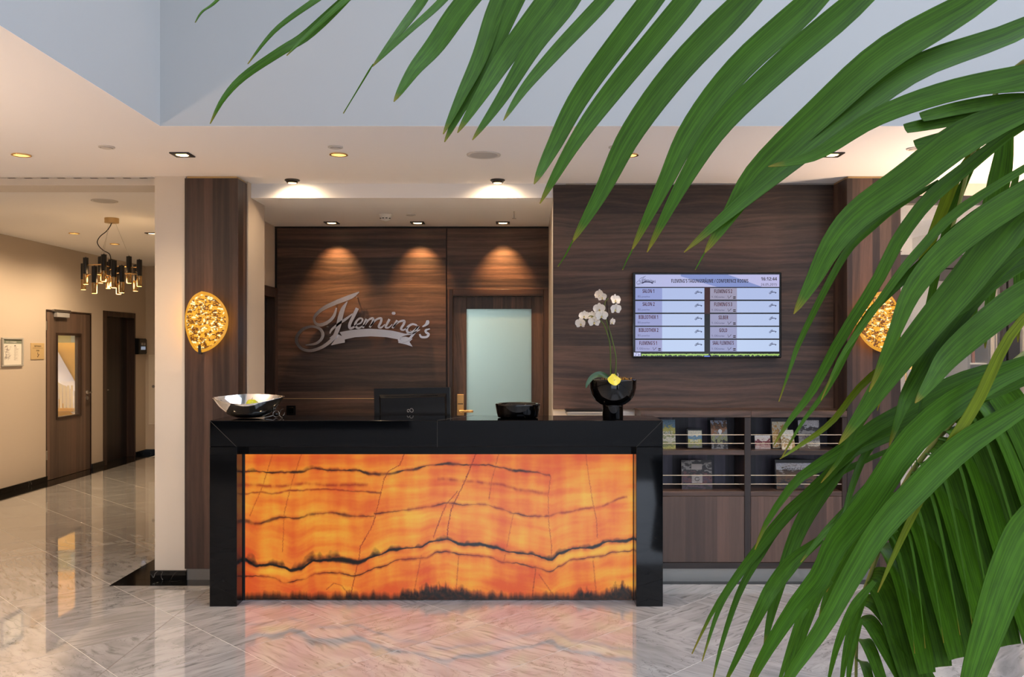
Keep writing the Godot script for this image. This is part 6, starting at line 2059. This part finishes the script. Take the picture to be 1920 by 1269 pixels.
	leaflet(low, [Vector3(0.507, 1.189, 3.900), Vector3(0.464, 1.162, 3.925), Vector3(0.439, 1.144, 3.950), Vector3(0.407, 1.080, 3.975), Vector3(0.387, 1.049, 4.000)], 0.0131, 7, 0.20, 1.00)
	leaflet(low, [Vector3(0.520, 1.231, 3.900), Vector3(0.473, 1.179, 3.925), Vector3(0.439, 1.120, 3.950), Vector3(0.415, 1.072, 3.975), Vector3(0.399, 1.033, 4.000)], 0.0246, 3, 0.20, 1.00)
	leaflet(low, [Vector3(0.698, 1.109, 3.600), Vector3(0.644, 1.067, 3.633), Vector3(0.601, 1.007, 3.667), Vector3(0.570, 0.941, 3.700)], 0.0181, 2, 0.40, 1.00)
	leaflet(low, [Vector3(0.683, 1.088, 3.600), Vector3(0.644, 1.037, 3.633), Vector3(0.616, 0.987, 3.667), Vector3(0.594, 0.931, 3.700)], 0.0181, 6, 0.40, 1.00)
	leaflet(low, [Vector3(0.673, 1.036, 3.600), Vector3(0.644, 0.996, 3.633), Vector3(0.623, 0.958, 3.667), Vector3(0.609, 0.921, 3.700)], 0.0141, 2, 0.40, 1.00)
	leaflet(low, [Vector3(0.699, 1.409, 4.200), Vector3(0.622, 1.347, 4.240), Vector3(0.570, 1.296, 4.280), Vector3(0.527, 1.247, 4.320), Vector3(0.486, 1.197, 4.360), Vector3(0.451, 1.152, 4.400)], 0.0535, 0, 0.00, 1.00)
	var fan := frond(palm, [Vector3(1.775, 1.391, 3.400), Vector3(1.428, 1.669, 3.400), Vector3(1.121, 1.576, 3.450), Vector3(0.948, 1.460, 3.500), Vector3(0.858, 1.362, 3.500), Vector3(0.794, 1.269, 3.500), Vector3(0.740, 1.121, 3.500), Vector3(0.711, 1.038, 3.500), Vector3(0.703, 0.962, 3.500), Vector3(0.701, 0.852, 3.500)], 0.0080, "young frond with close pleated leaflets like a fan")
	leaflet(fan, [Vector3(0.970, 1.477, 3.500), Vector3(0.989, 1.465, 3.525), Vector3(1.022, 1.385, 3.550), Vector3(1.070, 1.228, 3.575), Vector3(1.123, 1.067, 3.600)], 0.0660, 3, 0.28, 0.30)
	leaflet(fan, [Vector3(0.939, 1.449, 3.500), Vector3(0.954, 1.438, 3.530), Vector3(0.982, 1.356, 3.560), Vector3(1.024, 1.196, 3.590), Vector3(1.069, 1.032, 3.620)], 0.0657, 2, -0.32, 0.30)
	leaflet(fan, [Vector3(0.909, 1.422, 3.500), Vector3(0.926, 1.411, 3.525), Vector3(0.955, 1.330, 3.550), Vector3(0.996, 1.169, 3.575), Vector3(1.040, 1.005, 3.600)], 0.0660, 3, 0.28, 0.30)
	leaflet(fan, [Vector3(0.884, 1.393, 3.500), Vector3(0.897, 1.383, 3.530), Vector3(0.920, 1.306, 3.560), Vector3(0.952, 1.153, 3.590), Vector3(0.987, 0.997, 3.620)], 0.0657, 6, -0.32, 0.30)
	leaflet(fan, [Vector3(0.858, 1.361, 3.500), Vector3(0.872, 1.351, 3.525), Vector3(0.894, 1.278, 3.550), Vector3(0.925, 1.133, 3.575), Vector3(0.957, 0.985, 3.600)], 0.0660, 2, 0.28, 0.30)
	leaflet(fan, [Vector3(0.832, 1.326, 3.500), Vector3(0.842, 1.318, 3.530), Vector3(0.859, 1.253, 3.560), Vector3(0.883, 1.121, 3.590), Vector3(0.907, 0.987, 3.620)], 0.0657, 3, -0.32, 0.30)
	leaflet(fan, [Vector3(0.802, 1.286, 3.500), Vector3(0.814, 1.279, 3.525), Vector3(0.832, 1.218, 3.550), Vector3(0.856, 1.095, 3.575), Vector3(0.879, 0.969, 3.600)], 0.0660, 2, 0.28, 0.30)
	leaflet(fan, [Vector3(0.784, 1.253, 3.500), Vector3(0.794, 1.249, 3.530), Vector3(0.808, 1.193, 3.560), Vector3(0.826, 1.081, 3.590), Vector3(0.844, 0.966, 3.620)], 0.0657, 3, -0.32, 0.30)
	leaflet(fan, [Vector3(0.766, 1.208, 3.500), Vector3(0.776, 1.204, 3.525), Vector3(0.790, 1.154, 3.550), Vector3(0.807, 1.050, 3.575), Vector3(0.823, 0.943, 3.600)], 0.0660, 6, 0.28, 0.30)
	leaflet(fan, [Vector3(0.748, 1.154, 3.500), Vector3(0.756, 1.153, 3.530), Vector3(0.766, 1.112, 3.560), Vector3(0.777, 1.026, 3.590), Vector3(0.787, 0.938, 3.620)], 0.0657, 2, -0.32, 0.30)
	leaflet(fan, [Vector3(0.731, 1.091, 3.500), Vector3(0.740, 1.091, 3.525), Vector3(0.751, 1.059, 3.550), Vector3(0.763, 0.989, 3.575), Vector3(0.773, 0.917, 3.600)], 0.0660, 3, 0.28, 0.30)
	leaflet(fan, [Vector3(0.715, 1.044, 3.500), Vector3(0.728, 1.045, 3.533), Vector3(0.755, 1.002, 3.567), Vector3(0.817, 0.902, 3.600)], 0.0362, 3, 0.10, 0.50)
	leaflet(fan, [Vector3(0.709, 1.006, 3.500), Vector3(0.716, 1.008, 3.533), Vector3(0.730, 0.974, 3.567), Vector3(0.766, 0.892, 3.600)], 0.0341, 3, 0.10, 0.50)
	leaflet(fan, [Vector3(0.705, 0.965, 3.500), Vector3(0.707, 0.970, 3.533), Vector3(0.711, 0.945, 3.567), Vector3(0.724, 0.881, 3.600)], 0.0277, 3, 0.10, 0.50)
	leaflet(fan, [Vector3(0.702, 0.921, 3.500), Vector3(0.702, 0.929, 3.533), Vector3(0.699, 0.914, 3.567), Vector3(0.698, 0.871, 3.600)], 0.0213, 3, 0.10, 0.50)
	leaflet(fan, [Vector3(0.905, 1.429, 3.520), Vector3(0.921, 1.415, 3.550), Vector3(0.941, 1.337, 3.580), Vector3(0.970, 1.190, 3.610), Vector3(0.995, 1.049, 3.640)], 0.0094, 0, 0.00, 1.00)
	leaflet(fan, [Vector3(0.861, 1.378, 3.520), Vector3(0.872, 1.366, 3.550), Vector3(0.883, 1.298, 3.580), Vector3(0.896, 1.168, 3.610), Vector3(0.904, 1.044, 3.640)], 0.0084, 0, 0.00, 1.00)
	leaflet(fan, [Vector3(0.834, 1.348, 3.520), Vector3(0.844, 1.337, 3.550), Vector3(0.853, 1.271, 3.580), Vector3(0.864, 1.145, 3.610), Vector3(0.869, 1.024, 3.640)], 0.0084, 0, 0.00, 1.00)
	leaflet(fan, [Vector3(0.807, 1.310, 3.520), Vector3(0.818, 1.301, 3.550), Vector3(0.827, 1.242, 3.580), Vector3(0.838, 1.128, 3.610), Vector3(0.844, 1.018, 3.640)], 0.0094, 0, 0.00, 1.00)
	leaflet(fan, [Vector3(0.784, 1.274, 3.520), Vector3(0.794, 1.267, 3.550), Vector3(0.802, 1.212, 3.580), Vector3(0.810, 1.105, 3.610), Vector3(0.813, 1.003, 3.640)], 0.0073, 0, 0.00, 1.00)
	leaflet(fan, [Vector3(0.766, 1.234, 3.520), Vector3(0.774, 1.228, 3.550), Vector3(0.778, 1.180, 3.580), Vector3(0.781, 1.085, 3.610), Vector3(0.778, 0.993, 3.640)], 0.0073, 0, 0.00, 1.00)
	leaflet(fan, [Vector3(0.748, 1.185, 3.520), Vector3(0.755, 1.182, 3.550), Vector3(0.759, 1.141, 3.580), Vector3(0.762, 1.061, 3.610), Vector3(0.758, 0.983, 3.640)], 0.0063, 0, 0.00, 1.00)
